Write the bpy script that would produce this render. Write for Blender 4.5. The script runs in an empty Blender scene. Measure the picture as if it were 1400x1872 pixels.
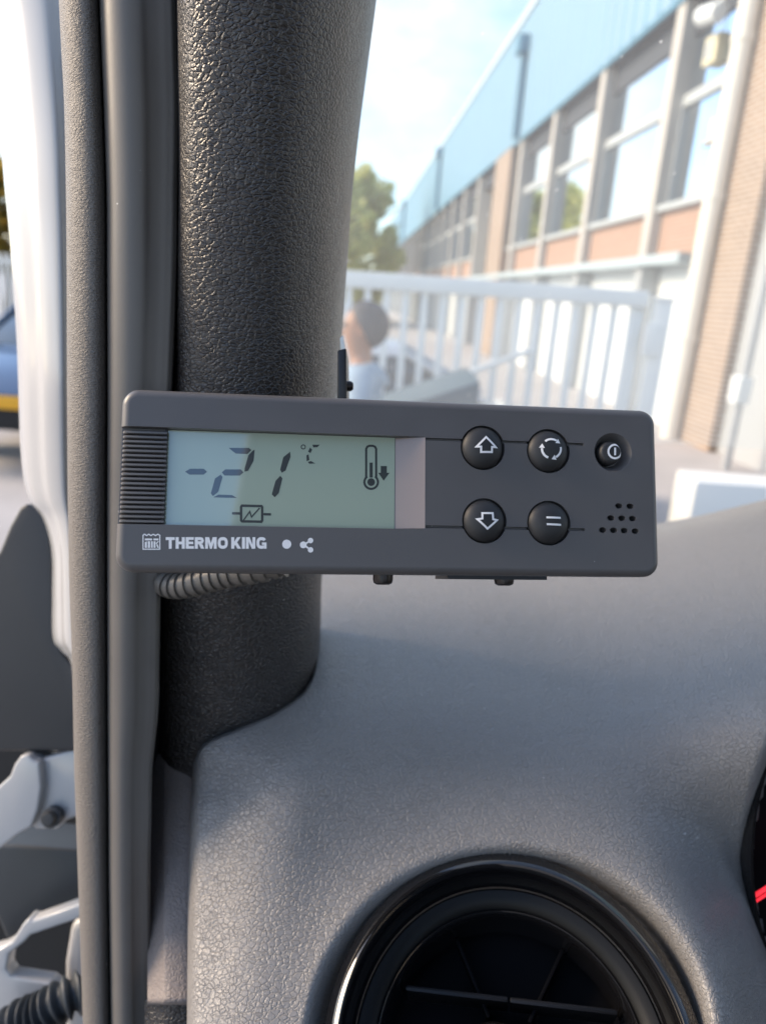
import bpy, bmesh, math, random
import numpy as np
from mathutils import Matrix, Vector

random.seed(4); rng = np.random.default_rng(7)
SC = bpy.context.scene
COL = SC.collection

# ------------------------------------------------------------------ camera
FPX = 1300.0                                  # focal length in photo pixels (1400 x 1872)
PITCH, ROLL = math.radians(17), math.radians(4)
R0 = np.array([1., 0, 0]); FWD = np.array([0, math.cos(PITCH), -math.sin(PITCH)]); U0 = np.array([0, math.sin(PITCH), math.cos(PITCH)])
RGT = math.cos(ROLL) * R0 + math.sin(ROLL) * U0
UP = math.cos(ROLL) * U0 - math.sin(ROLL) * R0
EYE = np.array([0, 0, 1.70])
cd = bpy.data.cameras.new('camera'); cam = bpy.data.objects.new('camera', cd); COL.objects.link(cam)
cam.matrix_world = Matrix(((RGT[0], UP[0], -FWD[0], EYE[0]), (RGT[1], UP[1], -FWD[1], EYE[1]), (RGT[2], UP[2], -FWD[2], EYE[2]), (0, 0, 0, 1)))
cd.sensor_fit = 'VERTICAL'; cd.sensor_height = 24; cd.lens = 24 * FPX / 1872
cd.clip_start = 0.01; cd.clip_end = 1500
cd.dof.use_dof = True; cd.dof.focus_distance = 0.252; cd.dof.aperture_fstop = 5.6
SC.camera = cam

# ------------------------------------------------------------------ sky, sun, exposure
SUN_AZ, SUN_EL = math.radians(-84), math.radians(29)     # from the left, a touch ahead
w = bpy.data.worlds.new('World'); SC.world = w; w.use_nodes = True
nt = w.node_tree; nt.nodes.clear()
def N(t, typ, **kw):
    n = t.nodes.new(typ)
    for k, v in kw.items(): setattr(n, k, v)
    return n
sky = N(nt, 'ShaderNodeTexSky', sky_type='NISHITA', sun_disc=False, sun_elevation=SUN_EL, sun_rotation=SUN_AZ, ozone_density=2.5)
tc = N(nt, 'ShaderNodeTexCoord'); mp = N(nt, 'ShaderNodeMapping'); mp.inputs['Scale'].default_value = (1, 1, 2.2)
no = N(nt, 'ShaderNodeTexNoise'); no.inputs['Scale'].default_value = 2.1; no.inputs['Detail'].default_value = 6; no.inputs['Roughness'].default_value = .55
rp = N(nt, 'ShaderNodeValToRGB'); rp.color_ramp.elements[0].position = .47; rp.color_ramp.elements[1].position = .64
mx = N(nt, 'ShaderNodeMix', data_type='RGBA'); mx.inputs[7].default_value = (3.7, 3.75, 3.7, 1)
bg = N(nt, 'ShaderNodeBackground'); bg.inputs['Strength'].default_value = .125; wo = N(nt, 'ShaderNodeOutputWorld')
L = nt.links.new
L(tc.outputs['Generated'], mp.inputs[0]); L(mp.outputs[0], no.inputs['Vector']); 
sz = N(nt, 'ShaderNodeSeparateXYZ'); L(tc.outputs['Generated'], sz.inputs[0])
hz = N(nt, 'ShaderNodeMapRange'); hz.inputs[1].default_value = 0; hz.inputs[2].default_value = .7; hz.inputs[3].default_value = .07; hz.inputs[4].default_value = -.07; L(sz.outputs[2], hz.inputs[0])
sm = N(nt, 'ShaderNodeMath'); L(no.outputs['Fac'], sm.inputs[0]); L(hz.outputs[0], sm.inputs[1]); L(sm.outputs[0], rp.inputs[0])
L(rp.outputs[0], mx.inputs[0]); L(sky.outputs[0], mx.inputs[6]); L(mx.outputs[2], bg.inputs[0]); L(bg.outputs[0], wo.inputs[0])
sd = bpy.data.lights.new('sun', 'SUN'); sun = bpy.data.objects.new('sun', sd); COL.objects.link(sun)
sd.energy = 1.65; sd.angle = math.radians(22); sd.color = (1, .77, .52)
sdir = Vector((math.sin(SUN_AZ) * math.cos(SUN_EL), math.cos(SUN_AZ) * math.cos(SUN_EL), math.sin(SUN_EL)))
sun.rotation_euler = sdir.to_track_quat('Z', 'Y').to_euler(); sun.location = (-5, 0, 9)
VS = SC.view_settings
VS.view_transform = 'Standard'; VS.look = 'None'; VS.gamma = 1; VS.use_curve_mapping = False; VS.exposure = 1.63
SC.render.engine = 'CYCLES'; SC.cycles.use_denoising = True; SC.cycles.max_bounces = 10; SC.cycles.transparent_max_bounces = 16
SC.cycles.sample_clamp_indirect = 6; SC.cycles.caustics_reflective = False; SC.cycles.caustics_refractive = False

# ------------------------------------------------------------------ helpers
def ray(px, py): return FWD + RGT * ((px - 700) / FPX) + UP * ((936 - py) / FPX)
def P(px, py, d): return EYE + ray(px, py) * d          # a point at depth d seen at photo pixel (px, py)

WM = {}
def tag(o, label=None, cat=None, group=None, kind=None):
    for k, v in (('label', label), ('category', cat), ('group', group), ('kind', kind)):
        if v: o[k] = v
    return o
def empty(name, M, label=None, cat=None, group=None, kind=None):
    o = bpy.data.objects.new(name, None); COL.objects.link(o); o.empty_display_size = .05
    if not isinstance(M, Matrix): M = Matrix.Translation(Vector(M))
    o.matrix_world = M; WM[o] = M.copy()
    return tag(o, label, cat, group, kind)
def mesh(name, verts, faces, mat, parent=None, smooth=False, local=False, angle=None):
    """one mesh object. verts in world space (or, with local=True, in the parent's space)"""
    V = np.array(verts, float).reshape(-1, 3)
    me = bpy.data.meshes.new(name); o = bpy.data.objects.new(name, me); COL.objects.link(o)
    if parent is not None and not local:
        Mi = np.array(WM[parent].inverted()); V = V @ Mi[:3, :3].T + Mi[:3, 3]
    if parent is None or parent.type == 'EMPTY' or True:
        c = (V.min(0) + V.max(0)) / 2; c[2] = V[:, 2].min()
    V = V - c
    me.from_pydata(V.tolist(), [], [list(f) for f in faces]); me.update()
    if mat: me.materials.append(mat)
    if parent is not None:
        o.parent = parent; o.location = c; WM[o] = WM[parent] @ Matrix.Translation(Vector(c))
    else:
        o.location = c; WM[o] = Matrix.Translation(Vector(c))
    if smooth:
        for p in me.polygons: p.use_smooth = True
        if angle:
            me.set_sharp_from_angle(angle=math.radians(angle))
    return o
def box_vf(a, b):
    x0, y0, z0 = a; x1, y1, z1 = b
    return [(x0, y0, z0), (x1, y0, z0), (x1, y1, z0), (x0, y1, z0), (x0, y0, z1), (x1, y0, z1), (x1, y1, z1), (x0, y1, z1)], \
           [(0, 3, 2, 1), (4, 5, 6, 7), (0, 1, 5, 4), (1, 2, 6, 5), (2, 3, 7, 6), (3, 0, 4, 7)]
def bevel_obj(o, wd, seg=2, ang=40):
    bm = bmesh.new(); bm.from_mesh(o.data)
    ed = [e for e in bm.edges if len(e.link_faces) == 2 and e.calc_face_angle(0) > math.radians(ang)]
    bmesh.ops.bevel(bm, geom=ed, offset=wd, segments=seg, profile=.6, affect='EDGES', clamp_overlap=True)
    bm.to_mesh(o.data); bm.free()
    for p in o.data.polygons: p.use_smooth = True
    o.data.set_sharp_from_angle(angle=math.radians(50))
    return o
def box(name, a, b, mat, parent=None, bev=0, local=True):
    v, f = box_vf(a, b); o = mesh(name, v, f, mat, parent, local=local if parent else False)
    if bev: bevel_obj(o, bev)
    return o
def lathe_vf(prof, n=48, M=None, sx=1., sy=1., closed_ends=True):
    """profile [(r, z)] turned about local z"""
    V, Fc = [], []
    k = len(prof)
    for i in range(n):
        a = 2 * math.pi * i / n
        for r, z in prof: V.append((r * math.cos(a) * sx, r * math.sin(a) * sy, z))
    for i in range(n):
        j = (i + 1) % n
        for q in range(k - 1): Fc.append((i * k + q, j * k + q, j * k + q + 1, i * k + q + 1))
    if closed_ends:
        if prof[0][0] > 1e-6: Fc.append([i * k for i in range(n)][::-1])
        if prof[-1][0] > 1e-6: Fc.append([i * k + k - 1 for i in range(n)])
    V = np.array(V)
    if M is not None:
        A = np.array(M); V = V @ A[:3, :3].T + A[:3, 3]
    return V, Fc
def lathe(name, prof, mat, parent, n=48, M=None, sx=1., sy=1., angle=45, ends=True):
    V, Fc = lathe_vf(prof, n, M, sx, sy, ends)
    o = mesh(name, V, Fc, mat, parent, smooth=True, local=True, angle=angle)
    bm = bmesh.new(); bm.from_mesh(o.data); bmesh.ops.remove_doubles(bm, verts=bm.verts, dist=1e-7); bmesh.ops.recalc_face_normals(bm, faces=bm.faces)
    bm.to_mesh(o.data); bm.free()
    for p in o.data.polygons: p.use_smooth = True
    o.data.set_sharp_from_angle(angle=math.radians(angle))
    return o
def crom(A, t):
    """Catmull-Rom through rows of A at parameters t in 0..len-1"""
    A = np.asarray(A, float); n = len(A); out = []
    for x in t:
        i = min(int(x), n - 2); u = x - i
        p0, p1, p2, p3 = A[max(i - 1, 0)], A[i], A[i + 1], A[min(i + 2, n - 1)]
        out.append(.5 * (2 * p1 + (p2 - p0) * u + (2 * p0 - 5 * p1 + 4 * p2 - p3) * u * u + (3 * p1 - p0 - 3 * p2 + p3) * u ** 3))
    return np.array(out)
def grid_faces(nv, nu, flip=False):
    f = []
    for i in range(nv - 1):
        for j in range(nu - 1):
            q = (i * nu + j, i * nu + j + 1, (i + 1) * nu + j + 1, (i + 1) * nu + j)
            f.append(q[::-1] if flip else q)
    return f
def loft(name, rows, mat, parent=None, sv=8, su=6):
    """rows of control points (px, py, depth) -> smooth sheet in world space"""
    A = np.array(rows, float); nv, nu = A.shape[:2]
    A = crom(A, np.linspace(0, nv - 1, (nv - 1) * sv + 1))
    A = crom(A.transpose(1, 0, 2), np.linspace(0, nu - 1, (nu - 1) * su + 1)).transpose(1, 0, 2)
    n1, n2 = A.shape[:2]
    V = [P(*A[i, j]) for i in range(n1) for j in range(n2)]
    return mesh(name, V, grid_faces(n1, n2, True), mat, parent, smooth=True)
def prism(name, poly, d, thick, mat, parent=None, bev=.002, tilt=0.):
    """outline in photo pixels at depth d (+tilt per pixel of x), given real thickness away from the viewer"""
    n = len(poly); V = []
    for (x, y) in poly: V.append(P(x, y, d + tilt * (x - poly[0][0])))
    V += [v + FWD * thick for v in V]
    Fc = [list(range(n))[::-1], list(range(n, 2 * n))] + [(i, (i + 1) % n, n + (i + 1) % n, n + i) for i in range(n)]
    o = mesh(name, V, Fc, mat, parent)
    bm = bmesh.new(); bm.from_mesh(o.data); bmesh.ops.recalc_face_normals(bm, faces=bm.faces); bm.to_mesh(o.data); bm.free()
    if bev: bevel_obj(o, bev, 3, 25)
    return o
def tube_vf(pts, rad, n=12, caps=True):
    pts = [Vector(p) for p in pts]; V, Fc = [], []
    if not hasattr(rad, '__len__'): rad = [rad] * len(pts)
    nrm = None
    for i, p in enumerate(pts):
        t = (pts[min(i + 1, len(pts) - 1)] - pts[max(i - 1, 0)]).normalized()
        if nrm is None: nrm = t.orthogonal().normalized()
        nrm = (nrm - t * nrm.dot(t)).normalized(); b = t.cross(nrm)
        for k in range(n):
            a = 2 * math.pi * k / n; V.append(tuple(p + (nrm * math.cos(a) + b * math.sin(a)) * rad[i]))
    for i in range(len(pts) - 1):
        for k in range(n):
            k2 = (k + 1) % n; Fc.append((i * n + k, i * n + k2, (i + 1) * n + k2, (i + 1) * n + k))
    if caps: Fc.append(list(range(n))[::-1]); Fc.append([(len(pts) - 1) * n + k for k in range(n)])
    return V, Fc
def tube(name, pts, rad, mat, parent=None, n=12, local=False):
    v, f = tube_vf(pts, rad, n); return mesh(name, v, f, mat, parent, smooth=True, local=local, angle=60)

# ------------------------------------------------------------------ materials
def mat(name, col, rough=.5, metal=0., spec=.5, noise=0., nscale=30., bump=0., bscale=200., coat=0., rvar=0.):
    m = bpy.data.materials.new(name); m.use_nodes = True; t = m.node_tree; b = t.nodes['Principled BSDF']
    b.inputs['Base Color'].default_value = (*col, 1); b.inputs['Roughness'].default_value = rough; b.inputs['Metallic'].default_value = metal
    b.inputs['Specular IOR Level'].default_value = spec; b.inputs['Coat Weight'].default_value = coat
    tcn = t.nodes.new('ShaderNodeTexCoord')
    if noise or rvar:
        n1 = t.nodes.new('ShaderNodeTexNoise'); n1.inputs['Scale'].default_value = nscale; n1.inputs['Detail'].default_value = 6
        t.links.new(tcn.outputs['Object'], n1.inputs['Vector'])
    if noise:
        x = t.nodes.new('ShaderNodeMix'); x.data_type = 'RGBA'; x.inputs[6].default_value = (*[c * (1 - noise) for c in col], 1); x.inputs[7].default_value = (*[min(1, c * (1 + noise)) for c in col], 1)
        t.links.new(n1.outputs['Fac'], x.inputs[0]); t.links.new(x.outputs[2], b.inputs['Base Color'])
    if rvar:
        mr = t.nodes.new('ShaderNodeMapRange'); mr.inputs[1].default_value = .3; mr.inputs[2].default_value = .7; mr.inputs[3].default_value = rough - rvar; mr.inputs[4].default_value = rough + rvar
        t.links.new(n1.outputs['Fac'], mr.inputs[0]); t.links.new(mr.outputs[0], b.inputs['Roughness'])
    if bump:
        n2 = t.nodes.new('ShaderNodeTexNoise'); n2.inputs['Scale'].default_value = bscale; n2.inputs['Detail'].default_value = 4
        bp = t.nodes.new('ShaderNodeBump'); bp.inputs['Strength'].default_value = 1; bp.inputs['Distance'].default_value = bump
        t.links.new(tcn.outputs['Object'], n2.inputs['Vector']); t.links.new(n2.outputs['Fac'], bp.inputs['Height']); t.links.new(bp.outputs[0], b.inputs['Normal'])
    return m
def leather(name, col, rough, cell, depth, stretch=(1, 1, 1), rot=(0, 0, 0), spec=.5, width=.35, warp=.6, var=.12, invert=False, fine=.28):
    """moulded leather grain: pebbles with creases between them, plus fine pores"""
    m = bpy.data.materials.new(name); m.use_nodes = True; t = m.node_tree; b = t.nodes['Principled BSDF']; l = t.links.new
    b.inputs['Roughness'].default_value = rough; b.inputs['Specular IOR Level'].default_value = spec
    tcn = t.nodes.new('ShaderNodeTexCoord'); mp = t.nodes.new('ShaderNodeMapping')
    mp.inputs['Rotation'].default_value = rot; mp.inputs['Scale'].default_value = tuple(s / cell for s in stretch)
    l(tcn.outputs['Object'], mp.inputs[0])
    nz = t.nodes.new('ShaderNodeTexNoise'); nz.inputs['Scale'].default_value = .9; nz.inputs['Detail'].default_value = 3; l(mp.outputs[0], nz.inputs['Vector'])
    sb = t.nodes.new('ShaderNodeVectorMath'); sb.operation = 'SUBTRACT'; sb.inputs[1].default_value = (.5, .5, .5); l(nz.outputs['Color'], sb.inputs[0])
    sc = t.nodes.new('ShaderNodeVectorMath'); sc.operation = 'SCALE'; sc.inputs['Scale'].default_value = warp * 2; l(sb.outputs[0], sc.inputs[0])
    ad = t.nodes.new('ShaderNodeVectorMath'); l(mp.outputs[0], ad.inputs[0]); l(sc.outputs[0], ad.inputs[1])
    vo = t.nodes.new('ShaderNodeTexVoronoi'); vo.feature = 'DISTANCE_TO_EDGE'; vo.inputs['Scale'].default_value = 1; l(ad.outputs[0], vo.inputs['Vector'])
    r1 = t.nodes.new('ShaderNodeMapRange'); r1.interpolation_type = 'SMOOTHSTEP'; r1.inputs[2].default_value = width; l(vo.outputs['Distance'], r1.inputs[0])
    v2 = t.nodes.new('ShaderNodeTexVoronoi'); v2.feature = 'DISTANCE_TO_EDGE'; v2.inputs['Scale'].default_value = 2.3; l(ad.outputs[0], v2.inputs['Vector'])
    r2 = t.nodes.new('ShaderNodeMapRange'); r2.interpolation_type = 'SMOOTHSTEP'; r2.inputs[2].default_value = .25; r2.inputs[4].default_value = fine; l(v2.outputs['Distance'], r2.inputs[0])
    n3 = t.nodes.new('ShaderNodeTexNoise'); n3.inputs['Scale'].default_value = .35; n3.inputs['Detail'].default_value = 5; l(mp.outputs[0], n3.inputs['Vector'])
    am = t.nodes.new('ShaderNodeMapRange'); am.inputs[1].default_value = .3; am.inputs[2].default_value = .7; am.inputs[3].default_value = .55; am.inputs[4].default_value = 1.15; l(n3.outputs['Fac'], am.inputs[0])
    s1 = t.nodes.new('ShaderNodeMath'); s1.operation = 'ADD'; l(r1.outputs[0], s1.inputs[0]); l(r2.outputs[0], s1.inputs[1])
    s2 = t.nodes.new('ShaderNodeMath'); s2.operation = 'MULTIPLY'; l(s1.outputs[0], s2.inputs[0]); l(am.outputs[0], s2.inputs[1])
    bp = t.nodes.new('ShaderNodeBump'); bp.inputs['Strength'].default_value = 1; bp.inputs['Distance'].default_value = depth; bp.invert = invert
    l(s2.outputs[0], bp.inputs['Height']); l(bp.outputs[0], b.inputs['Normal'])
    x = t.nodes.new('ShaderNodeMix'); x.data_type = 'RGBA'; x.inputs[6].default_value = (*[c * (1 - var) for c in col], 1); x.inputs[7].default_value = (*[c * (1 + var) for c in col], 1)
    n4 = t.nodes.new('ShaderNodeTexNoise'); n4.inputs['Scale'].default_value = 14; n4.inputs['Detail'].default_value = 8; l(tcn.outputs['Object'], n4.inputs['Vector'])
    l(n4.outputs['Fac'], x.inputs[0]); l(x.outputs[2], b.inputs['Base Color'])
    mr = t.nodes.new('ShaderNodeMapRange'); mr.inputs[1].default_value = .3; mr.inputs[2].default_value = .7; mr.inputs[3].default_value = rough - .05; mr.inputs[4].default_value = rough + .06
    l(n4.outputs['Fac'], mr.inputs[0]); l(mr.outputs[0], b.inputs['Roughness'])
    return m
def add_dust(m, scale=160., size=.055, col=(.5, .48, .46), keep=.72):
    """sparse pale dust specks over whatever colour the material has"""
    t = m.node_tree; b = t.nodes['Principled BSDF']; l = t.links.new; s = b.inputs['Base Color']
    tcn = t.nodes.new('ShaderNodeTexCoord'); v = t.nodes.new('ShaderNodeTexVoronoi'); v.inputs['Scale'].default_value = scale; l(tcn.outputs['Object'], v.inputs['Vector'])
    lt = t.nodes.new('ShaderNodeMath'); lt.operation = 'LESS_THAN'; lt.inputs[1].default_value = size; l(v.outputs['Distance'], lt.inputs[0])
    sp = t.nodes.new('ShaderNodeSeparateColor'); l(v.outputs['Color'], sp.inputs[0])
    gt = t.nodes.new('ShaderNodeMath'); gt.operation = 'GREATER_THAN'; gt.inputs[1].default_value = keep; l(sp.outputs[0], gt.inputs[0])
    mu = t.nodes.new('ShaderNodeMath'); mu.operation = 'MULTIPLY'; l(lt.outputs[0], mu.inputs[0]); l(gt.outputs[0], mu.inputs[1])
    x = t.nodes.new('ShaderNodeMix'); x.data_type = 'RGBA'; x.inputs[7].default_value = (*col, 1); l(mu.outputs[0], x.inputs[0])
    if s.links: l(s.links[0].from_socket, x.inputs[6])
    else: x.inputs[6].default_value = s.default_value
    l(x.outputs[2], s); return m
def brick(name, c1, c2, mortar, scale):
    m = bpy.data.materials.new(name); m.use_nodes = True; t = m.node_tree; b = t.nodes['Principled BSDF']; l = t.links.new
    b.inputs['Roughness'].default_value = .85
    tcn = t.nodes.new('ShaderNodeTexCoord'); sx = t.nodes.new('ShaderNodeSeparateXYZ'); cx = t.nodes.new('ShaderNodeCombineXYZ')
    a = t.nodes.new('ShaderNodeMath'); l(tcn.outputs['Object'], sx.inputs[0]); l(sx.outputs[0], a.inputs[0]); l(sx.outputs[1], a.inputs[1]); l(a.outputs[0], cx.inputs[0]); l(sx.outputs[2], cx.inputs[1])
    br = t.nodes.new('ShaderNodeTexBrick'); br.inputs['Color1'].default_value = (*c1, 1); br.inputs['Color2'].default_value = (*c2, 1); br.inputs['Mortar'].default_value = (*mortar, 1)
    br.inputs['Scale'].default_value = scale; br.inputs['Brick Width'].default_value = .22; br.inputs['Row Height'].default_value = .065; br.inputs['Mortar Size'].default_value = .013; br.inputs['Bias'].default_value = -.2
    l(cx.outputs[0], br.inputs['Vector']); l(br.outputs['Color'], b.inputs['Base Color'])
    bp = t.nodes.new('ShaderNodeBump'); bp.inputs['Distance'].default_value = .008; bp.invert = True; l(br.outputs['Fac'], bp.inputs['Height']); l(bp.outputs[0], b.inputs['Normal'])
    return m
def glass_mat(name, tint=(.94, .97, .96), film=.0, ior=1.45):
    m = bpy.data.materials.new(name); m.use_nodes = True; t = m.node_tree; t.nodes.clear(); l = t.links.new
    o = t.nodes.new('ShaderNodeOutputMaterial'); tr = t.nodes.new('ShaderNodeBsdfTransparent'); tr.inputs[0].default_value = (*tint, 1)
    gl = t.nodes.new('ShaderNodeBsdfGlossy'); gl.inputs['Roughness'].default_value = .02
    fr = t.nodes.new('ShaderNodeFresnel'); fr.inputs[0].default_value = ior
    m1 = t.nodes.new('ShaderNodeMixShader'); l(fr.outputs[0], m1.inputs[0]); l(tr.outputs[0], m1.inputs[1]); l(gl.outputs[0], m1.inputs[2]); last = m1
    if film:
        tl = t.nodes.new('ShaderNodeBsdfTranslucent'); tl.inputs[0].default_value = (.85, .85, .82, 1)
        m2 = t.nodes.new('ShaderNodeMixShader')
        tcn = t.nodes.new('ShaderNodeTexCoord'); nz = t.nodes.new('ShaderNodeTexNoise'); nz.inputs['Scale'].default_value = 9; nz.inputs['Detail'].default_value = 6
        mr = t.nodes.new('ShaderNodeMapRange'); mr.inputs[1].default_value = .3; mr.inputs[2].default_value = .7; mr.inputs[3].default_value = film * .8; mr.inputs[4].default_value = film * 1.2
        l(tcn.outputs['Object'], nz.inputs['Vector']); l(nz.outputs['Fac'], mr.inputs[0]); l(mr.outputs[0], m2.inputs[0])
        vs = t.nodes.new('ShaderNodeTexVoronoi'); vs.inputs['Scale'].default_value = 55; l(tcn.outputs['Object'], vs.inputs['Vector'])
        lt = t.nodes.new('ShaderNodeMath'); lt.operation = 'LESS_THAN'; lt.inputs[1].default_value = .05; l(vs.outputs['Distance'], lt.inputs[0])
        ms = t.nodes.new('ShaderNodeMath'); ms.operation = 'MULTIPLY_ADD'; ms.inputs[1].default_value = .45; l(lt.outputs[0], ms.inputs[0]); l(mr.outputs[0], ms.inputs[2]); l(ms.outputs[0], m2.inputs[0])
        l(m1.outputs[0], m2.inputs[1]); l(tl.outputs[0], m2.inputs[2]); last = m2
    l(last.outputs[0], o.inputs[0]); return m

M_PILLAR = leather('pillar_grain_plastic', (.026, .023, .022), .33, .0021, .00036, stretch=(.72, 1, 1.2), rot=(0, .5, .3), width=.22, warp=.45, spec=.75, fine=.12)
M_DASH = leather('dash_grain_plastic', (.212, .202, .195), .36, .0020, .00028, stretch=(.75, 1, 1.15), rot=(0, .3, 0), width=.15, warp=.5, spec=.65, fine=.2)
M_ENDPANEL = leather('end_panel_plastic', (.20, .172, .162), .5, .0022, .0002, width=.22)
M_SEALTEX = leather('grained_edge_trim', (.14, .126, .113), .55, .0016, .0002, stretch=(.7, .7, 1.6), width=.3)
M_SEAL = mat('seal_rubber', (.125, .116, .107), .48, noise=.12, nscale=40, bump=.00003, bscale=900, rvar=.06)
for m_ in (M_SEAL, M_SEALTEX): add_dust(m_, 110., .05)
add_dust(M_DASH, 120., .045); add_dust(M_PILLAR, 130., .045, (.3, .29, .28))
M_SEALDARK = mat('seal_gap_rubber', (.012, .012, .013), .6)
M_WHITE = mat('white_van_paint', (.47, .465, .46), .25, coat=.4, noise=.02, nscale=8)
M_BLACKPL = mat('black_exterior_plastic', (.026, .027, .03), .5, noise=.15, bump=.00006, bscale=700)
M_SLATE = mat('dark_slate_plastic', (.035, .04, .045), .5, noise=.15)
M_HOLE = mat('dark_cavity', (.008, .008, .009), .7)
M_HOUSING = mat('controller_plastic', (.090, .085, .085), .42, noise=.05, nscale=60, bump=.00002, bscale=2500, rvar=.05)
add_dust(M_HOUSING, 170., .03, (.32, .31, .30), .6)
M_RAMP = mat('ramp_warm_reflection', (.25, .19, .155), .3, coat=.6)  # warm reflected light put into the ramp's base colour
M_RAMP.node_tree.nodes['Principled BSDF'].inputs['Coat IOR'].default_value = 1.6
M_BUTTON = mat('button_rubber', (.018, .018, .019), .52, bump=.00001, bscale=3000)
M_PRINT = mat('white_print', (.78, .76, .75), .5)
M_LCD = mat('lcd_glass', (.33, .40, .315), .3, spec=.3, coat=1)
M_INK = mat('lcd_segment', (.028, .04, .042), .3, spec=.3, coat=1)
for m_ in (M_LCD, M_INK):
    b_ = m_.node_tree.nodes['Principled BSDF']; b_.inputs['Coat IOR'].default_value = 2.1; b_.inputs['Coat Roughness'].default_value = .04
M_GLOSS = mat('piano_black', (.006, .006, .007), .06, coat=.5, rvar=.02, nscale=60)
M_SATIN = mat('satin_black', (.007, .007, .007), .42, spec=.2, bump=.00003, bscale=1500)
M_INNER = mat('vent_inner_black', (.004, .004, .005), .45, spec=.05, noise=.3)
M_FIN = mat('vent_fin_black', (.006, .006, .007), .35, spec=.25)
M_SCREW = mat('black_screw', (.03, .025, .024), .3, metal=.6)
M_STEEL = mat('bracket_steel', (.015, .015, .017), .35, metal=.2)
M_CONDUIT = mat('conduit_plastic', (.11, .10, .088), .4, noise=.15, nscale=80)
M_HEAD = mat('headliner', (.25, .24, .23), .9)
M_CABDARK = mat('cab_trim', (.05, .05, .05), .7)
M_WIND = glass_mat('windscreen_glass', (.93, .97, .97), film=.13)
M_ASPHALT = mat('pale_paving', (.42, .40, .385), .85, noise=.25, nscale=1.5, bump=.004, bscale=40)
M_BLUE = mat('blue_cladding', (.15, .31, .43), .45, noise=.08, nscale=.8)
M_BLUEPIPE = mat('blue_downpipe', (.07, .22, .32), .5)
M_ROOFTRIM = mat('pale_roof_trim', (.62, .68, .70), .5)
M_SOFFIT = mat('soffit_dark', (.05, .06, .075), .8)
M_CONC = mat('concrete_column', (.50, .475, .43), .8, noise=.12, nscale=3)
M_BRICKTAN = brick('tan_brick', (.27, .17, .11), (.36, .235, .155), (.46, .40, .33), 1.0)
M_BRICKRED = brick('orange_brick', (.42, .22, .14), (.36, .18, .11), (.45, .35, .28), 1.0)
M_FRAME = mat('grey_window_frame', (.45, .48, .48), .5)
M_PANE = mat('window_pane', (.78, .86, .90), .04, metal=1.)
M_PANELW = mat('white_wall_panel', (.72, .75, .74), .55, noise=.05, nscale=2)
M_LEDGE = mat('pale_blue_ledge', (.42, .50, .53), .5)
M_GATE = mat('white_gate_paint', (.80, .80, .76), .45, noise=.05, nscale=10)
M_PIPEW = mat('white_downpipe', (.80, .76, .66), .45, noise=.05, nscale=3)
M_CREAM = mat('cream_plastic', (.80, .72, .48), .5)
M_GREYMETAL = mat('grey_metal', (.40, .42, .43), .5)
M_TYRE = mat('tyre_rubber', (.015, .015, .016), .8)
M_CARGLASS = mat('car_glass', (.03, .05, .06), .05, spec=.8, coat=.6)
M_SKIN = mat('skin', (.34, .17, .10), .5)
M_HAIR = mat('dark_hair', (.05, .05, .055), .6, noise=.5, nscale=30, bump=.004, bscale=90)
M_JACKET = mat('pale_blue_fleece', (.27, .36, .44), .85, noise=.3, nscale=12)
M_TROUS = mat('dark_trousers', (.03, .035, .05), .85)
M_BIN = mat('slate_bin_plastic', (.09, .13, .15), .55)
M_BARK = mat('bark', (.10, .075, .05), .9)
def leafmat(name, c1, c2):
    m = mat(name, c1, .55); t = m.node_tree; b = t.nodes['Principled BSDF']
    oi = t.nodes.new('ShaderNodeNewGeometry'); x = t.nodes.new('ShaderNodeMix'); x.data_type = 'RGBA'; x.inputs[6].default_value = (*c1, 1); x.inputs[7].default_value = (*c2, 1)
    t.links.new(oi.outputs['Random Per Island'], x.inputs[0]); t.links.new(x.outputs[2], b.inputs['Base Color'])
    tl = t.nodes.new('ShaderNodeBsdfTranslucent'); ms = t.nodes.new('ShaderNodeMixShader'); ms.inputs[0].default_value = .6
    t.links.new(x.outputs[2], tl.inputs[0]); t.links.new(b.outputs[0], ms.inputs[1]); t.links.new(tl.outputs[0], ms.inputs[2]); t.links.new(ms.outputs[0], t.nodes['Material Output'].inputs[0])
    return m
M_LEAF = leafmat('yellow_green_leaves', (.50, .54, .16), (.74, .70, .28))
M_LEAF2 = leafmat('autumn_leaves', (.14, .15, .03), (.42, .26, .05))

# ================================================================== SETTING: ground and cab shell
o = mesh('ground', [(-400, -400, 0), (400, -400, 0), (400, 600, 0), (-400, 600, 0)], [(0, 1, 2, 3)], M_ASPHALT); tag(o, kind='structure')

# unseen cab parts, added and cut back to shade the dash and shape reflections
def slab(name, a, b, m):
    o = box(name, a, b, m); return tag(o, kind='structure')
EZ = EYE[2]
slab('unseen_cab_ceiling', (.0, -1.05, EZ + .46), (1.45, -.10, EZ + .50), M_HEAD)
slab('unseen_cab_rear_wall', (.0, -1.10, .7), (1.45, -1.052, EZ + .05), M_CABDARK)
slab('unseen_cab_side_wall', (1.452, -1.05, .7), (1.50, .9, EZ - .12), M_CABDARK)
slab('unseen_cab_side_header', (1.452, -1.05, EZ + .30), (1.50, .35, EZ + .50), M_CABDARK)
slab('unseen_cab_rear_corner', (1.452, -1.05, EZ - .119), (1.50, -.45, EZ + .299), M_CABDARK)
slab('cab_floor', (-.30, -1.05, .66), (1.45, .75, .70), M_CABDARK)

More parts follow.
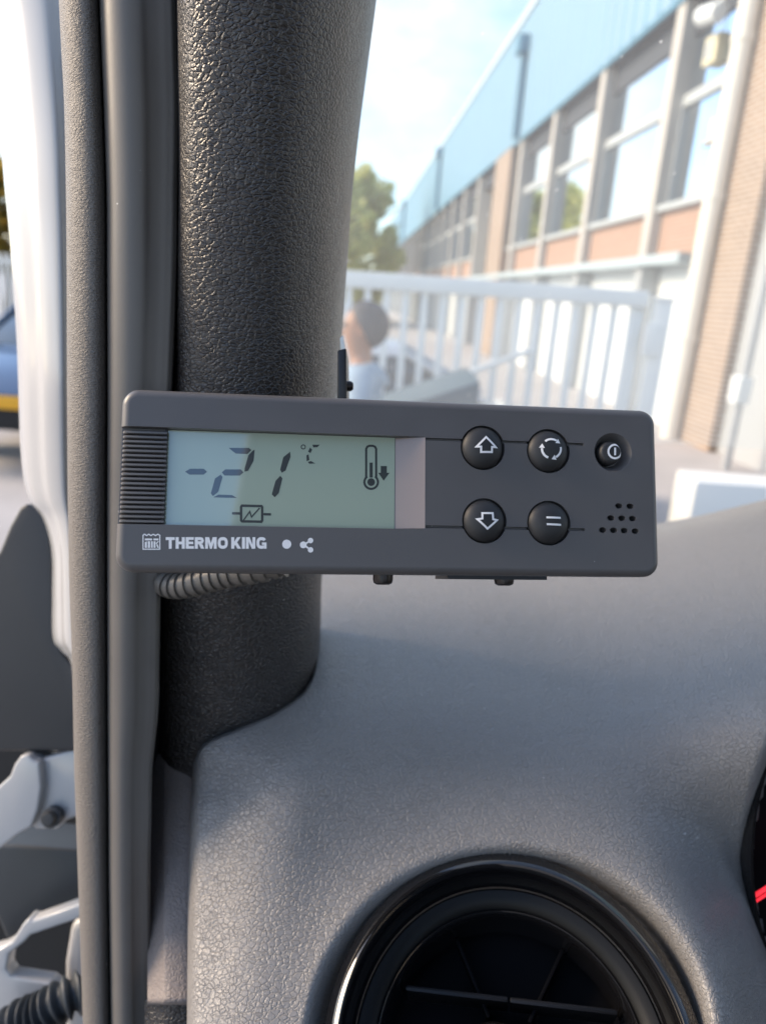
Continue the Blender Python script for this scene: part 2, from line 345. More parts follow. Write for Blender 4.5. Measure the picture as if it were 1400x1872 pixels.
# ================================================================== WINDSCREEN
def wz(y): return EZ - .13 + (.78 - y) * .86
wsv = []
xs = np.linspace(0, 1, 14); ysn = np.linspace(0, 1, 10)
for j in ysn:
    y = .80 - .72 * j
    xl = -.075 + .05 * j; xr = 1.40 - .1 * j
    for i in xs:
        x = xl + (xr - xl) * i
        bow = .05 * math.sin(math.pi * i)
        wsv.append((x, y + bow, wz(y)))
o = mesh('windscreen', wsv, grid_faces(10, 14), M_WIND, smooth=True)
tag(o, 'sloping clear windscreen between the dark pillar trim and the dashboard top', 'windscreen')

# ================================================================== PILLAR TRIM
def lerp_tab(tab, y):
    t = np.array(tab, float); return float(np.interp(y, t[:, 0], t[:, 1]))
PL = [(-80, 332), (0, 333), (300, 335), (700, 325), (900, 312), (1060, 301), (1375, 296), (1500, 294)]
PR = [(-80, 697), (0, 688), (100, 675), (200, 661), (350, 644), (550, 630), (640, 623), (800, 609), (1060, 588), (1150, 586), (1210, 582), (1300, 576), (1500, 560)]
def pill_d(y): return float(np.interp(y, [-80, 0, 350, 700, 1060, 1375, 1500], [.232, .238, .266, .297, .332, .366, .38]))
rows = []
for y in (-80, 0, 120, 240, 360, 480, 600, 700, 800, 930, 1060, 1150, 1250, 1375, 1500):
    a, b, d = lerp_tab(PL, y), lerp_tab(PR, y), pill_d(y); wv = b - a
    prof = [(-.03, .035), (-.015, .012), (.02, .002), (.10, -.002), (.25, -.004), (.45, -.0035), (.62, .001), (.76, .010), (.87, .022), (.95, .038), (.99, .055), (1.0, .070), (.985, .095)]
    rows.append([(a + wv * u, y, d + e) for u, e in prof])
o = loft('pillar_trim', rows, M_PILLAR, sv=6, su=5)
tag(o, 'black leather-grained plastic trim of the windscreen pillar behind the controller', 'pillar trim')

# ================================================================== DOOR SEALS
DIV = [(-80, 180), (0, 182), (200, 190), (350, 195), (700, 197), (1000, 196), (1300, 197), (1600, 199), (1872, 203), (1960, 205)]
S2R = [(-80, 325), (0, 327), (200, 332), (500, 327), (700, 318), (900, 306), (1060, 297), (1300, 292), (1400, 281), (1600, 277), (1872, 279), (1960, 280)]
S1L = [(-80, 104), (0, 108), (200, 118), (400, 122), (700, 123), (1000, 125), (1200, 132), (1400, 136), (1600, 143), (1872, 152), (1960, 155)]
def seal_d(y): return float(np.interp(y, [-80, 700, 1960], [.262, .292, .345]))
YS = (-80, 0, 100, 200, 350, 500, 700, 900, 1060, 1200, 1300, 1400, 1500, 1600, 1750, 1872, 1960)
rows = []
for y in YS:
    a, b, d = lerp_tab(DIV, y), lerp_tab(S2R, y), seal_d(y); wv = b - a
    prof = [(.03, .022), (.0, .012), (.015, .004), (.10, -.001), (.28, -.003), (.48, -.002), (.60, .0004), (.72, .0022), (.84, .0034), (.93, .005), (.98, .011), (.965, .040)]
    rows.append([(a + wv * u, y, d + e) for u, e in prof])
o = loft('door_seal', rows, M_SEAL, sv=5, su=5)
tag(o, 'smooth grey-brown rubber door seal running down beside the pillar trim', 'door seal')
rows = []
for y in YS:
    a, b, d = lerp_tab(S1L, y), lerp_tab(DIV, y) + 1, seal_d(y) + .004; wv = b - a
    prof = [(.03, .03), (.0, .016), (.03, .006), (.15, .000), (.4, -.003), (.7, -.003), (.90, .001), (.97, .006), (1.0, .014), (1.0, .026)]
    rows.append([(a + wv * u, y, d + e) for u, e in prof])
o = loft('edge_trim', rows, M_SEALTEX, sv=5, su=5)
tag(o, 'finely grained taupe edge strip between the white body and the smooth seal', 'edge trim')
# dark channel behind the seals and the trim
rows = [[(lerp_tab(DIV, y) - 12, y, seal_d(y) + .028), (lerp_tab(S2R, y) - 6, y, seal_d(y) + .046), (lerp_tab(S2R, y) + 40, y, max(pill_d(min(y, 1500)), seal_d(y)) + .05)] for y in YS]
o = loft('seal_channel', rows, M_SEALDARK, sv=3, su=3); tag(o, kind='structure')

# ================================================================== DASHBOARD
VENT_C, VENT_R = (930, 1920), 353
VD = .268
VO = P(*VENT_C, VD); VNRM = -ray(*VENT_C) / np.linalg.norm(ray(*VENT_C)) + UP * .20; VNRM = VNRM / np.linalg.norm(VNRM)
def sst(x, a, b):
    t = np.clip((x - a) / (b - a), 0, 1); return t * t * (3 - 2 * t)
DPOLY = np.polyfit((np.array([860, 950, 1050, 1100, 1150, 1205, 1260, 1305, 1400, 1500, 1600, 1700, 1872, 1980]) - 1400) / 500,
                   [.70, .60, .512, .472, .436, .404, .376, .358, .336, .318, .302, .288, .268, .258], 5)
CLU_C, CLU_A, CLU_B = (1580, 1570), 214, 346
def dash_depth(px, py, hole=True):
    d = float(np.polyval(DPOLY, (py - 1400) / 500))
    # left shoulder falls away to the door
    d += .020 * sst(px, 560, 330) * sst(py, 1300, 1450)
    # binnacle swelling on the right
    s_ = ((px - 1110) * 350 - (py - 1110) * 250) / 430
    d -= .075 * sst(s_, -150, 380) * (d / .5)
    # the flank right of the vent turns away to the right
    # shallow valley left of the binnacle
    d += .006 * math.exp(-(((px - 1060) / 260) ** 2 + ((py - 1380) / 300) ** 2))
    # collar that rises to the plane of the vent, then curls in at its rim
    r = math.hypot(px - VENT_C[0], py - VENT_C[1])
    vr = ray(px, py); pd = float(((VO - EYE) @ VNRM) / (vr @ VNRM))
    m = sst(r, 680, 375); d = d * (1 - m) + (pd - .001) * m
    d += .055 * sst(px, 1010, 1400) * sst(py, 1300, 1680) * sst(r, 375, 560)
    if r < 385: d += .0075 * ((385 - r) / 32) ** 2
    if r < 336: d += .05
    e = math.hypot((px - CLU_C[0]) / CLU_A, (py - CLU_C[1]) / CLU_B)
    if hole and e < 1.06: d += .006 * ((1.06 - e) / .06) ** 2 if e > .935 else .06
    return float(d)
TOP = [(330, 1394), (345, 1388), (352, 1375), (362, 1361), (380, 1350), (430, 1331), (495, 1305), (530, 1284), (555, 1264), (570, 1240), (579, 1212), (583, 1180), (585, 1120), (587, 1040), (600, 985), (700, 975), (1100, 968), (1205, 957), (1290, 940), (1400, 913), (1480, 895)]
XL = [(1370, 356), (1400, 353), (1500, 349), (1650, 345), (1872, 343), (1980, 343)]
cols = np.concatenate([[342, 344, 346, 349, 353, 358, 364, 372], np.linspace(382, 548, 24), np.linspace(551, 600, 36), np.linspace(605, 1480, 120)])
nr = 150
ws = np.linspace(0, 1, nr)
V = []
for wv in ws:
    for cx in cols:
        t0 = float(np.interp(cx, *np.array(TOP).T))
        py = t0 + (1400 - t0) * (wv / .42) ** 1.25 if wv < .42 else 1400 + 585 * (wv - .42) / .58
        xl = lerp_tab(XL, py)
        px = cx + (xl - 343) * math.exp(-(cx - 342) / 40)
        d = dash_depth(px, py)
        s = py - t0
        d += .014 * math.exp(-s / 2.2) * sst(cx, 584, 566) + .05 * math.exp(-s / 10.0) * sst(cx, 640, 760)
        d += .022 * math.exp(-(px - xl + 1.5) / 4.5)
        V.append(P(px, py, d))
o = mesh('dashboard', V, grid_faces(nr, len(cols), True), M_DASH, smooth=True)
tag(o, 'grey leather-grained moulded dashboard curving round the round air vent', 'dashboard')
dash = o
# end panel of the dash, between seal and dash edge
rows = []
for y in (1374, 1377, 1384, 1420, 1500, 1600, 1700, 1800, 1834, 1836):
    e = .03 if y in (1374,) else (.004 if y == 1377 else (.02 if y == 1836 else 0))
    d = float(np.interp(y, [1370, 1872], [.372, .318])) + e
    rows.append([(270, y, d + .008), (294, y, d + .002), (304, y, d), (330, y, d), (348, y, d + .001), (366, y, d + .004)])
o = loft('end_panel', rows, M_ENDPANEL, dash, sv=4, su=4)
o = loft('lower_trim', [[(265, y, .338), (300, y, .334), (330, y, .334), (372, y, .336)] for y in (1828, 1860, 1900, 1990)], M_PILLAR, dash, sv=3, su=4)
o['label'] = 'black grained trim under the end panel'

# ================================================================== AIR VENT
def frame_at(px, py, d, nrm):
    """matrix at a pixel point, local z along nrm (world), local y near up"""
    z = Vector(nrm).normalized(); y = Vector(UP); y = (y - z * y.dot(z)).normalized(); x = y.cross(z)
    p = P(px, py, d)
    return Matrix(((x.x, y.x, z.x, p[0]), (x.y, y.y, z.y, p[1]), (x.z, y.z, z.z, p[2]), (0, 0, 0, 1)))
k = VD / FPX
VM = frame_at(*VENT_C, VD, VNRM)
vent = empty('air_vent', VM, 'round glossy black air vent set into the dashboard', 'air vent')
lathe('rim', [(r * k, z * .001) for r, z in [(357, -12), (354.5, -6.5), (352, -4), (345, -2.6), (336, -1.0), (328, .2), (322, .6), (317, -.4), (313, -4), (309, -10), (304, -18)]], M_GLOSS, vent, 128, ends=False)
lathe('band', [(r * k, z * .001) for r, z in [(302, -18.6), (297, -17.6), (284, -18.2), (266, -20), (262, -22)]], M_SATIN, vent, 128, ends=False)
lathe('inner_ring', [(r * k, z * .001) for r, z in [(263, -21), (259, -20.2), (255, -21), (250, -27), (247, -44)]], M_GLOSS, vent, 128, ends=False)
lathe('back_plate', [(0, -.056), (262 * k, -.052)], M_INNER, vent, 64, ends=False)
hub = lathe('hub', [(0, -.0205), (60 * k, -.0208), (76 * k, -.022), (84 * k, -.0250), (86 * k, -.050)], M_GLOSS, vent, 64, M=Matrix.Translation((-22 * k, -22 * k, 0)))
lathe('hub_mark', [(0, -.0201), (26 * k, -.0202), (30 * k, -.0208)], M_SATIN, hub, 32, sy=.35, M=Matrix.Translation((-3 * k, 40 * k, -.0)))
for n_, yy in enumerate((105, -35, -130)):
    hw = math.sqrt(max(0, 244 ** 2 - yy ** 2)) * k
    for s in (-1, 1):
        x0 = (90 if abs(yy) < 100 else 2) * k
        zf = -.029
        pts = [(s * x0, yy * k, zf), (s * hw * .98, yy * k, zf)]
        v, f = box_vf((min(s * x0, s * hw * .98), yy * k - .0011, -.048), (max(s * x0, s * hw * .98), yy * k + .0011, zf))
        b_ = mesh('slat', v, f, M_FIN, vent, local=True); bevel_obj(b_, .0008, 2)
for a in (62, 118, 242, 298):
    ca, sa = math.cos(math.radians(a)), math.sin(math.radians(a))
    Mx = Matrix.Rotation(math.radians(a), 4, 'Z')
    v, f = box_vf((88 * k, -.0008, -.052), (246 * k, .0008, -.038)); v = [tuple(Mx @ Vector(q)) for q in v]
    b_ = mesh('fin', v, f, M_INNER, vent, local=True); bevel_obj(b_, .0005, 2)

# ================================================================== INSTRUMENT CLUSTER at the right edge
CD = dash_depth(1368, 1520, False) - .003; kc = CD / FPX
CMx = frame_at(1580, 1570, CD, -FWD)
clu = empty('instrument_cluster', CMx, 'black instrument dial with a red light line at the right edge', 'instrument dial')
lathe('bezel', [(r * kc, z * .001) for r, z in [(216, -14), (214, -1), (211, 1.2), (206, 1.2), (201, -2), (196, -12), (190, -26)]], M_GLOSS, clu, 96, sy=CLU_B / CLU_A, ends=False)
lathe('dial_face', [(0, -.026), (194 * kc, -.026)], M_INNER, clu, 96, sy=CLU_B / CLU_A, ends=False)
M_RED = mat('red_light', (.6, .02, .03), .4); rb = M_RED.node_tree.nodes['Principled BSDF']; rb.inputs['Emission Color'].default_value = (1, .03, .05, 1); rb.inputs['Emission Strength'].default_value = .32
a0 = [(x, -84 + (x + 196) * .62 + 0.0004 * (x + 196) ** 2, 0) for x in np.linspace(-202, -60, 16)]
tube('light_line', [(x * kc, y * kc, -.006) for x, y, z in a0], .0011, M_RED, clu, 8, local=True)
tube('light_line', [(x * kc, (y - 15) * kc, -.007) for x, y, z in a0], .0007, M_RED, clu, 8, local=True)

# ================================================================== TEMPERATURE CONTROLLER
DW, DH = .188, .0610
ROTM = np.array([[.99140465, -.00876, -.13053764], [.02088328, .99555894, .09179484], [.12915379, -.09373188, .9871847]])
DT = np.array([.00641291, -.00899509, .24479522])
def c2w(v): return RGT * v[0] - UP * v[1] + FWD * v[2]
DX, DY, DZ, DO = c2w(ROTM[:, 0]), -c2w(ROTM[:, 1]), -c2w(ROTM[:, 2]), EYE + c2w(DT)
DM = Matrix(((DX[0], DY[0], DZ[0], DO[0]), (DX[1], DY[1], DZ[1], DO[1]), (DX[2], DY[2], DZ[2], DO[2]), (0, 0, 0, 1)))
def dl(px, py, z=0.):
    """where the sight line of a photo pixel meets the plane at height z over the controller's face"""
    v = ray(px, py); o_ = DO + DZ * z; t = ((o_ - EYE) @ DZ) / (v @ DZ); p = EYE + v * t - DO
    return float(p @ DX), float(p @ DY)
def c1(x, y): return 180 + x / 2.4138, 680 + y / 2.4138
def c2(x, y): return 680 + x / 2.5, 690 + y / 2.5
con = empty('temperature_controller', DM, 'grey in-cab refrigeration controller with display and round buttons, clipped before the pillar', 'controller')

def rrect(wd, ht, r, n=8):
    pts = []
    for cx, cy, a0 in ((wd / 2 - r, ht / 2 - r, 0), (-wd / 2 + r, ht / 2 - r, 90), (-wd / 2 + r, -ht / 2 + r, 180), (wd / 2 - r, -ht / 2 + r, 270)):
        for i in range(n + 1):
            a = math.radians(a0 + 90 * i / n); pts.append((cx + r * math.cos(a), cy + r * math.sin(a)))
    return pts
def housing_vf():
    loops = []
    B = .0030
    for ins, z in [(0.0016, -.0250), (.0004, -.0244), (0, -.0232), (0, -.0060)] + [(B * (1 - math.cos(a)), -.0 - B * (1 - math.sin(a))) for a in np.linspace(0, math.pi / 2, 7)]:
        loops.append([(x, y, z) for x, y in rrect(DW - 2 * ins, DH - 2 * ins, max(.0056 - ins, .0015))])
    n = len(loops[0]); V = [p for l_ in loops for p in l_]; Fc = [list(range(n))[::-1], [(len(loops) - 1) * n + i for i in range(n)]]
    for q in range(len(loops) - 1):
        for i in range(n): Fc.append((q * n + i, q * n + (i + 1) % n, (q + 1) * n + (i + 1) % n, (q + 1) * n + i))
    return V, Fc
hv, hf = housing_vf()
hous = mesh('housing', hv, hf, M_HOUSING, con, local=True)
# cut-outs: display recess with its ramp, the two grooves, button wells, power bowl, sounder holes
cv, cf = [], []
def addcut(v, f):
    b0 = len(cv); cv.extend([tuple(q) for q in v]); cf.extend([[b0 + i for i in q] for q in f])
RZ = -.0036
y_t, y_b = dl(520, 789, 0)[1], dl(520, 963, 0)[1]
x_r, x_m = dl(779, 880)[0], dl(722, 880, RZ)[0]
pr = [(-DW / 2 - .01, .01), (-DW / 2 - .01, RZ), (x_m, RZ), (x_r, .0000), (x_r, .01)]
n5 = len(pr); v = [(x, y_b, z) for x, z in pr] + [(x, y_t, z) for x, z in pr]
addcut(v, [list(range(n5)), list(range(n5, 2 * n5))[::-1]] + [(i, n5 + i, n5 + (i + 1) % n5, (i + 1) % n5) for i in range(n5)])
gt0, gb0 = dl(790, 803)[1], dl(790, 963)[1]
xg = dl(1066, 820)[0]; 
for yy in (gt0, gb0): addcut(*box_vf((x_r - .0002, yy - .00045, -.0016), (xg, yy + .00045, .01)))
BT = [(883, 818), (1003, 824), (886, 952), (1004, 956)]
for (x, y) in BT:
    cx, cy = dl(x, y, .0005); addcut(*lathe_vf([(.0079, -.0032), (.0079, .01)], 48, Matrix.Translation((cx, cy, 0))))
pcx, pcy = dl(1120, 827)
addcut(*lathe_vf([(.0046, -.0046), (.0050, -.0040), (.0061, -.0014), (.0071, .00002), (.0071, .01)], 48, Matrix.Translation((pcx, pcy, 0))))
HO = [(1130.5, 925), (1151, 925.5), (1116, 947), (1136, 947.5), (1155.5, 948), (1101, 969), (1121, 969.5), (1140.5, 970), (1160.5, 971)]
for (x, y) in HO:
    cx, cy = dl(x, y); addcut([(q[0] + cx, q[1] + cy, q[2]) for q in lathe_vf([(.00138, -.0045), (.00138, .01)], 12, None, 1.0, .72)[0]], lathe_vf([(.0011, -.0045), (.0011, .01)], 12)[1])
cut = mesh('cutter', cv, cf, None, con, local=True)
bm = bmesh.new(); bm.from_mesh(cut.data); bmesh.ops.recalc_face_normals(bm, faces=bm.faces); bm.to_mesh(cut.data); bm.free()
bo = hous.modifiers.new('cut', 'BOOLEAN'); bo.operation = 'DIFFERENCE'; bo.solver = 'EXACT'; bo.use_self = True; bo.object = cut
bpy.context.view_layer.update()
dg = bpy.context.evaluated_depsgraph_get(); me = bpy.data.meshes.new_from_object(hous.evaluated_get(dg)); hous.modifiers.clear(); hous.data = me
bpy.data.objects.remove(cut)
bm = bmesh.new(); bm.from_mesh(me); bmesh.ops.remove_doubles(bm, verts=bm.verts, dist=2e-6)
bmesh.ops.dissolve_limit(bm, angle_limit=math.radians(.5), verts=bm.verts, edges=bm.edges)
ed = [e for e in bm.edges if len(e.link_faces) == 2 and e.calc_face_angle(0) > math.radians(55)]
bmesh.ops.bevel(bm, geom=ed, offset=.00022, segments=2, profile=.5, affect='EDGES', clamp_overlap=True)
bm.to_mesh(me); bm.free()
if not me.materials: me.materials.append(M_HOUSING)
for p in me.polygons: p.use_smooth = True
me.set_sharp_from_angle(angle=math.radians(28))
wn_ = hous.modifiers.new('wn', 'WEIGHTED_NORMAL'); wn_.keep_sharp = True; wn_.weight = 100
# smooth moulded ramp between display and button field
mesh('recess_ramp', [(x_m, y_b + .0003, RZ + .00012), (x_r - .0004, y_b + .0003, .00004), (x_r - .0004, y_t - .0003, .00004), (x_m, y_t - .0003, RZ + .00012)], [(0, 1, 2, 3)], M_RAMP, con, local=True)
# display
lx0, lx1 = dl(304, 880, RZ)[0], x_m - .0002
screen = box('screen', (lx0, y_b - .0000 + .0002, RZ - .0008), (lx1, y_t - .0002, RZ + .0003), M_LCD, con)
LZ = RZ + .0003
box('screen_edge', (lx0 - .0006, y_b + .0002, RZ - .0005), (lx0 - .0001, y_t - .0002, RZ + .0016), M_STEEL, con)
def flat(name, polys, z, m, parent, th=.00006, zf=None):
    """flat print: list of outlines in photo pixels, laid on the face at height z"""
    V, Fc = [], []
    for poly in polys:
        if zf and len(poly) == 4:      # follow the dome: cut quads into strips
            A_, B_, C_, D_ = [np.array(q, float) for q in poly]; nq = 6
            for i_ in range(nq):
                for j_ in range(3):
                    cs = []
                    for (u_, w_) in ((i_, j_), (i_ + 1, j_), (i_ + 1, j_ + 1), (i_, j_ + 1)):
                        u_ /= nq; w_ /= 3; q = (A_ * (1 - u_) + B_ * u_) * (1 - w_) + (D_ * (1 - u_) + C_ * u_) * w_; cs.append(dl(q[0], q[1], z))
                    b0 = len(V); V += [(x, y, zf(x, y) + th) for x, y in cs]; Fc.append([b0, b0 + 1, b0 + 2, b0 + 3])
            continue
        pts = [dl(x, y, z) for x, y in poly]; n = len(pts); b0 = len(V)
        for (x, y) in pts: V.append((x, y, (zf(x, y) if zf else z) + th))
        Fc.append(list(range(b0, b0 + n)))
    V = np.array(V); 
    Mi = np.array(WM[parent].inverted() @ DM); V = V @ Mi[:3, :3].T + Mi[:3, 3]
    o = mesh(name, V, Fc, m, parent, local=True)
    bm = bmesh.new(); bm.from_mesh(o.data)
    for f_ in bm.faces: f_.normal_update()
    zz = Vector((0, 0, 1))
    for f_ in bm.faces:
        if f_.normal.dot(zz) < 0: f_.normal_flip()
    bmesh.ops.triangulate(bm, faces=bm.faces); bm.to_mesh(o.data); bm.free(); return o
def strokes(pts, wd, closed=False):
    """mitred stroke -> list of quads"""
    p = [np.array(q, float) for q in pts]; n = len(p); Lf, Rt = [], []
    for i in range(n):
        a = p[i - 1] if (i > 0 or closed) else None; b = p[(i + 1) % n] if (i < n - 1 or closed) else None
        d1 = (p[i] - a) / np.linalg.norm(p[i] - a) if a is not None else None
        d2 = (b - p[i]) / np.linalg.norm(b - p[i]) if b is not None else None
        if d1 is None: d1 = d2
        if d2 is None: d2 = d1
        nn = np.array([-(d1 + d2)[1], (d1 + d2)[0]]); nn /= np.linalg.norm(nn); n1 = np.array([-d1[1], d1[0]])
        s = wd / 2 / max(.35, nn @ n1); Lf.append(p[i] + nn * s); Rt.append(p[i] - nn * s)
    return [[tuple(Lf[i]), tuple(Lf[(i + 1) % n]), tuple(Rt[(i + 1) % n]), tuple(Rt[i])] for i in range(n if closed else n - 1)]
def circ(cx, cy, r, n=20, a0=0, a1=360): return [(cx + r * math.cos(math.radians(a0 + (a1 - a0) * i / n)), cy + r * math.sin(math.radians(a0 + (a1 - a0) * i / n))) for i in range(n if a1 - a0 == 360 else n + 1)]
def C1(poly): return [c1(*q) for q in poly]
def C2(poly): return [c2(*q) for q in poly]
seg = [[(383, 440), (405, 427), (465, 427), (480, 440), (465, 453), (402, 453)],
       [(575, 335), (664, 335), (676, 345), (658, 362), (606, 360)],
       [(681, 347), (690, 343), (685, 392), (661, 436), (645, 440), (646, 424), (662, 368)],
       [(545, 443), (560, 430), (629, 430), (640, 443), (625, 457), (557, 457)],
       [(540, 453), (548, 464), (530, 528), (506, 548), (497, 536), (515, 470)],
       [(507, 553), (530, 541), (590, 543), (611, 556)],
       [(846, 352), (848, 374), (826, 435), (809, 445), (802, 431), (816, 376)],
       [(803, 458), (812, 470), (796, 535), (778, 553), (765, 540), (782, 480)]]
for s_ in seg: flat('digit_segment', [C1(s_)], LZ, M_INK, screen)
for s_ in ([(944, 321), (977, 321), (966, 332), (948, 333)], [(934, 333), (943, 343), (936, 358), (925, 352)], [(918, 368), (927, 363), (931, 388), (919, 394)], [(924, 397), (938, 393), (957, 404), (930, 405)]):
    flat('unit_segment', [C1(s_)], LZ, M_INK, screen)
flat('degree_mark', strokes(C1(circ(904, 331, 9)), 1.8, True), LZ, M_INK, screen)
th = [(1181, 462)] + [(1181, 340), (1186, 330), (1195, 326), (1210, 326), (1220, 330), (1225, 340)] + [(1225, 462)] + circ(1203, 486, 30, 16, -47, 227)
flat('thermometer_icon', strokes(C1(th), 4.0, True) + [C1([(1196, 400), (1210, 400), (1210, 466), (1196, 466)]), C1(circ(1203, 486, 17))], LZ, M_INK, screen)
flat('down_arrow_icon', [C1([(1245, 415), (1272, 415), (1272, 445), (1284, 445), (1258, 480), (1234, 445), (1245, 445)])], LZ, M_INK, screen)
bx = [(634, 590), (720, 592), (723, 597), (723, 655), (719, 661), (634, 659), (630, 654), (630, 596)]
flat('power_box_icon', strokes(C1(bx), 4.6, True) + [C1([(590, 618), (625, 619), (625, 630), (590, 629)]), C1([(729, 622), (762, 623), (762, 634), (729, 633)])] +
     strokes(C1([(641, 654), (668, 616), (676, 640), (712, 600)]), 2.6), LZ, M_INK, screen)
# ribs at the left end
ry0, ry1 = dl(265, 785)[1], dl(265, 957)[1]; nrib = 20
rx0 = -DW / 2 + .0006; rx1 = dl(303, 870, -.001)[0]
for i in range(nrib):
    yc = ry0 + (ry1 - ry0) * (i + .5) / nrib; h = abs(ry1 - ry0) / nrib
    pz = [(-.46, -.0034), (-.34, -.0014), (-.2, -.0009), (.2, -.0009), (.34, -.0014), (.46, -.0034)]
    V = []
    for xx, ins in ((rx0, .0016), (rx0 + .0007, .0004), (rx0 + .0016, 0), (rx1, 0)):
        for a, z in pz: V.append((xx, yc + a * h, z - ins if z > -.003 else z))
    Fc = []
    for q in range(3):
        for j in range(5): Fc.append((q * 6 + j, (q + 1) * 6 + j, (q + 1) * 6 + j + 1, q * 6 + j + 1)[::-1])
    Fc += [list(range(6)), list(range(18, 24))[::-1]]
    r_ = mesh('rib', V, Fc, M_HOUSING, con, smooth=True, local=True, angle=35)
    bm = bmesh.new(); bm.from_mesh(r_.data); bmesh.ops.recalc_face_normals(bm, faces=bm.faces); bm.to_mesh(r_.data); bm.free()
# domed buttons
DOME = [(0, .0030), (.0018, .00293), (.0036, .0026), (.0052, .0020), (.0064, .0012), (.0071, .0004), (.0074, -.0006), (.0074, -.0030)]
def domez(cx, cy): return lambda x, y: float(np.interp(math.hypot(x - cx, y - cy), [q[0] for q in DOME[:7]], [q[1] for q in DOME[:7]]))
def arrows3(cx, cy, r):
    out = []
    for a in (-95, 25, 145):
        out += strokes(circ(cx, cy, r, 10, a - 35, a + 38), 3.9)
        e = math.radians(a + 40); ex, ey = cx + r * math.cos(e), cy + r * math.sin(e); tx, ty = -math.sin(e), math.cos(e); nx_, ny_ = math.cos(e), math.sin(e)
        out.append([(ex + nx_ * 5, ey + ny_ * 5), (ex + tx * 8, ey + ty * 8), (ex - nx_ * 5, ey - ny_ * 5)])
    return out
ICON = [strokes(C2([(521, 272), (566, 318), (547, 318), (547, 341), (497, 341), (497, 317), (477, 316)]), 3.6, True),
        arrows3(*c2(819, 325), 17.5),
        strokes(C2([(527, 691), (571, 652), (552, 648), (551, 620), (503, 620), (503, 645), (481, 648)]), 3.6, True),
        [C2([(795, 635), (862, 637), (862, 646), (795, 644)]), C2([(796, 666), (863, 669), (863, 678), (796, 675)])]]
BL = ['button with an outlined up arrow', 'button with three circling arrows', 'button with an outlined down arrow', 'button with an equals sign']
INM = ['up_arrow_mark', 'cycle_mark', 'down_arrow_mark', 'equals_mark']
def subdiv(polys, n=4):
    return polys
for i, (x, y) in enumerate(BT):
    cx, cy = dl(x, y, .0012); b_ = lathe('button', DOME, M_BUTTON, con, 48, M=Matrix.Translation((cx, cy, 0))); b_['label'] = BL[i]
    flat(INM[i], ICON[i], .0029, M_PRINT, b_, .00022, domez(cx, cy))
kx, ky = dl(1112, 829, -.001)
PK = [(0, .0012), (.0030, .0011), (.0036, .0008), (.0040, .0001), (.0042, -.001), (.0043, -.0050)]
pb = lathe('power_button', PK, M_BUTTON, con, 40, M=Matrix.Translation((kx, ky, 0)))
flat('power_mark', strokes(C2(circ(1108, 339, 31, 24)), 3.6, True) + [C2([(1103, 321), (1112, 321), (1112, 356), (1103, 356)])], .0011, M_PRINT, pb, .00025, lambda x, y: float(np.interp(math.hypot(x - kx, y - ky), [q[0] for q in PK[:5]], [q[1] for q in PK[:5]])))
# printing along the lower edge
GL = {}
def q4(x0, y0, x1, y1): return [(x0, y0), (x1, y0), (x1, y1), (x0, y1)]
sw = .27
GL['T'] = (.86, [q4(0, 0, .86, .25), q4(.29, .25, .57, 1)])
GL['H'] = (.88, [q4(0, 0, .29, 1), q4(.59, 0, .88, 1), q4(.29, .38, .59, .62)])
GL['E'] = (.78, [q4(0, 0, .29, 1), q4(.29, 0, .77, .23), q4(.29, .39, .72, .60), q4(.29, .77, .78, 1)])
GL['I'] = (.29, [q4(0, 0, .29, 1)])
GL['N'] = (.90, [q4(0, 0, .27, 1), q4(.63, 0, .90, 1), [(.27, 0), (.34, 0), (.63, .62), (.63, 1), (.56, 1), (.27, .40)]])
GL['M'] = (1.10, [q4(0, 0, .27, 1), q4(.83, 0, 1.10, 1), [(.27, 0), (.38, 0), (.55, .52), (.55, 1), (.46, 1), (.27, .42)], [(.83, 0), (.83, .42), (.64, 1), (.55, 1), (.55, .52), (.72, 0)]])
GL['K'] = (.94, [q4(0, 0, .29, 1), [(.29, .40), (.56, 0), (.90, 0), (.56, .46), (.94, 1), (.59, 1), (.38, .66), (.29, .76)]])
ro = [(x, y) for x, y in ([(.5 - .34 * math.copysign(abs(math.cos(t_)) ** .75, math.cos(t_)), .5 - .37 * math.copysign(abs(math.sin(t_)) ** .75, math.sin(t_))) for t_ in np.linspace(0, 2 * math.pi, 25)[:-1]])]
GL['O'] = (1.0, strokes(ro, sw, True))
rg = [(.5 + .34 * math.copysign(abs(math.cos(t_)) ** .75, math.cos(t_)), .5 - .37 * math.copysign(abs(math.sin(t_)) ** .75, math.sin(t_))) for t_ in np.linspace(math.radians(32), math.radians(318), 20)]
GL['G'] = (1.0, strokes(rg, sw) + [q4(.54, .46, .98, .66), q4(.76, .66, .98, 1)])
GL['R'] = (.90, [q4(0, 0, .29, 1)] + strokes([(.29, .125), (.55, .125), (.68, .17), (.735, .30), (.68, .43), (.55, .48), (.29, .48)], .25) + [[(.38, .605), (.60, .605), (.74, .62), (.90, 1), (.59, 1)]])
xa, ya = c1(298, 729); xb, yb = c1(743, 780)
tw = 0; plan = []
for ch in 'THERMO KING':
    if ch == ' ': tw += .22; continue
    plan.append((tw, GL[ch])); tw += GL[ch][0] + .085
tw -= .085; lp = []
for x0, (gw, polys) in plan:
    for poly in polys: lp.append([(xa + (x0 + x) / tw * (xb - xa), ya + y * (yb - ya)) for x, y in poly])
flat('brand_lettering', lp, 0, M_PRINT, con)
em = []
em += strokes(C1([(198, 722), (198, 782), (272, 782), (272, 722)]), 1.9)
em += strokes(C1([(196, 722), (205, 716), (214, 722), (223, 716), (233, 722), (243, 716), (253, 722), (263, 716), (274, 722)]), 2.0)
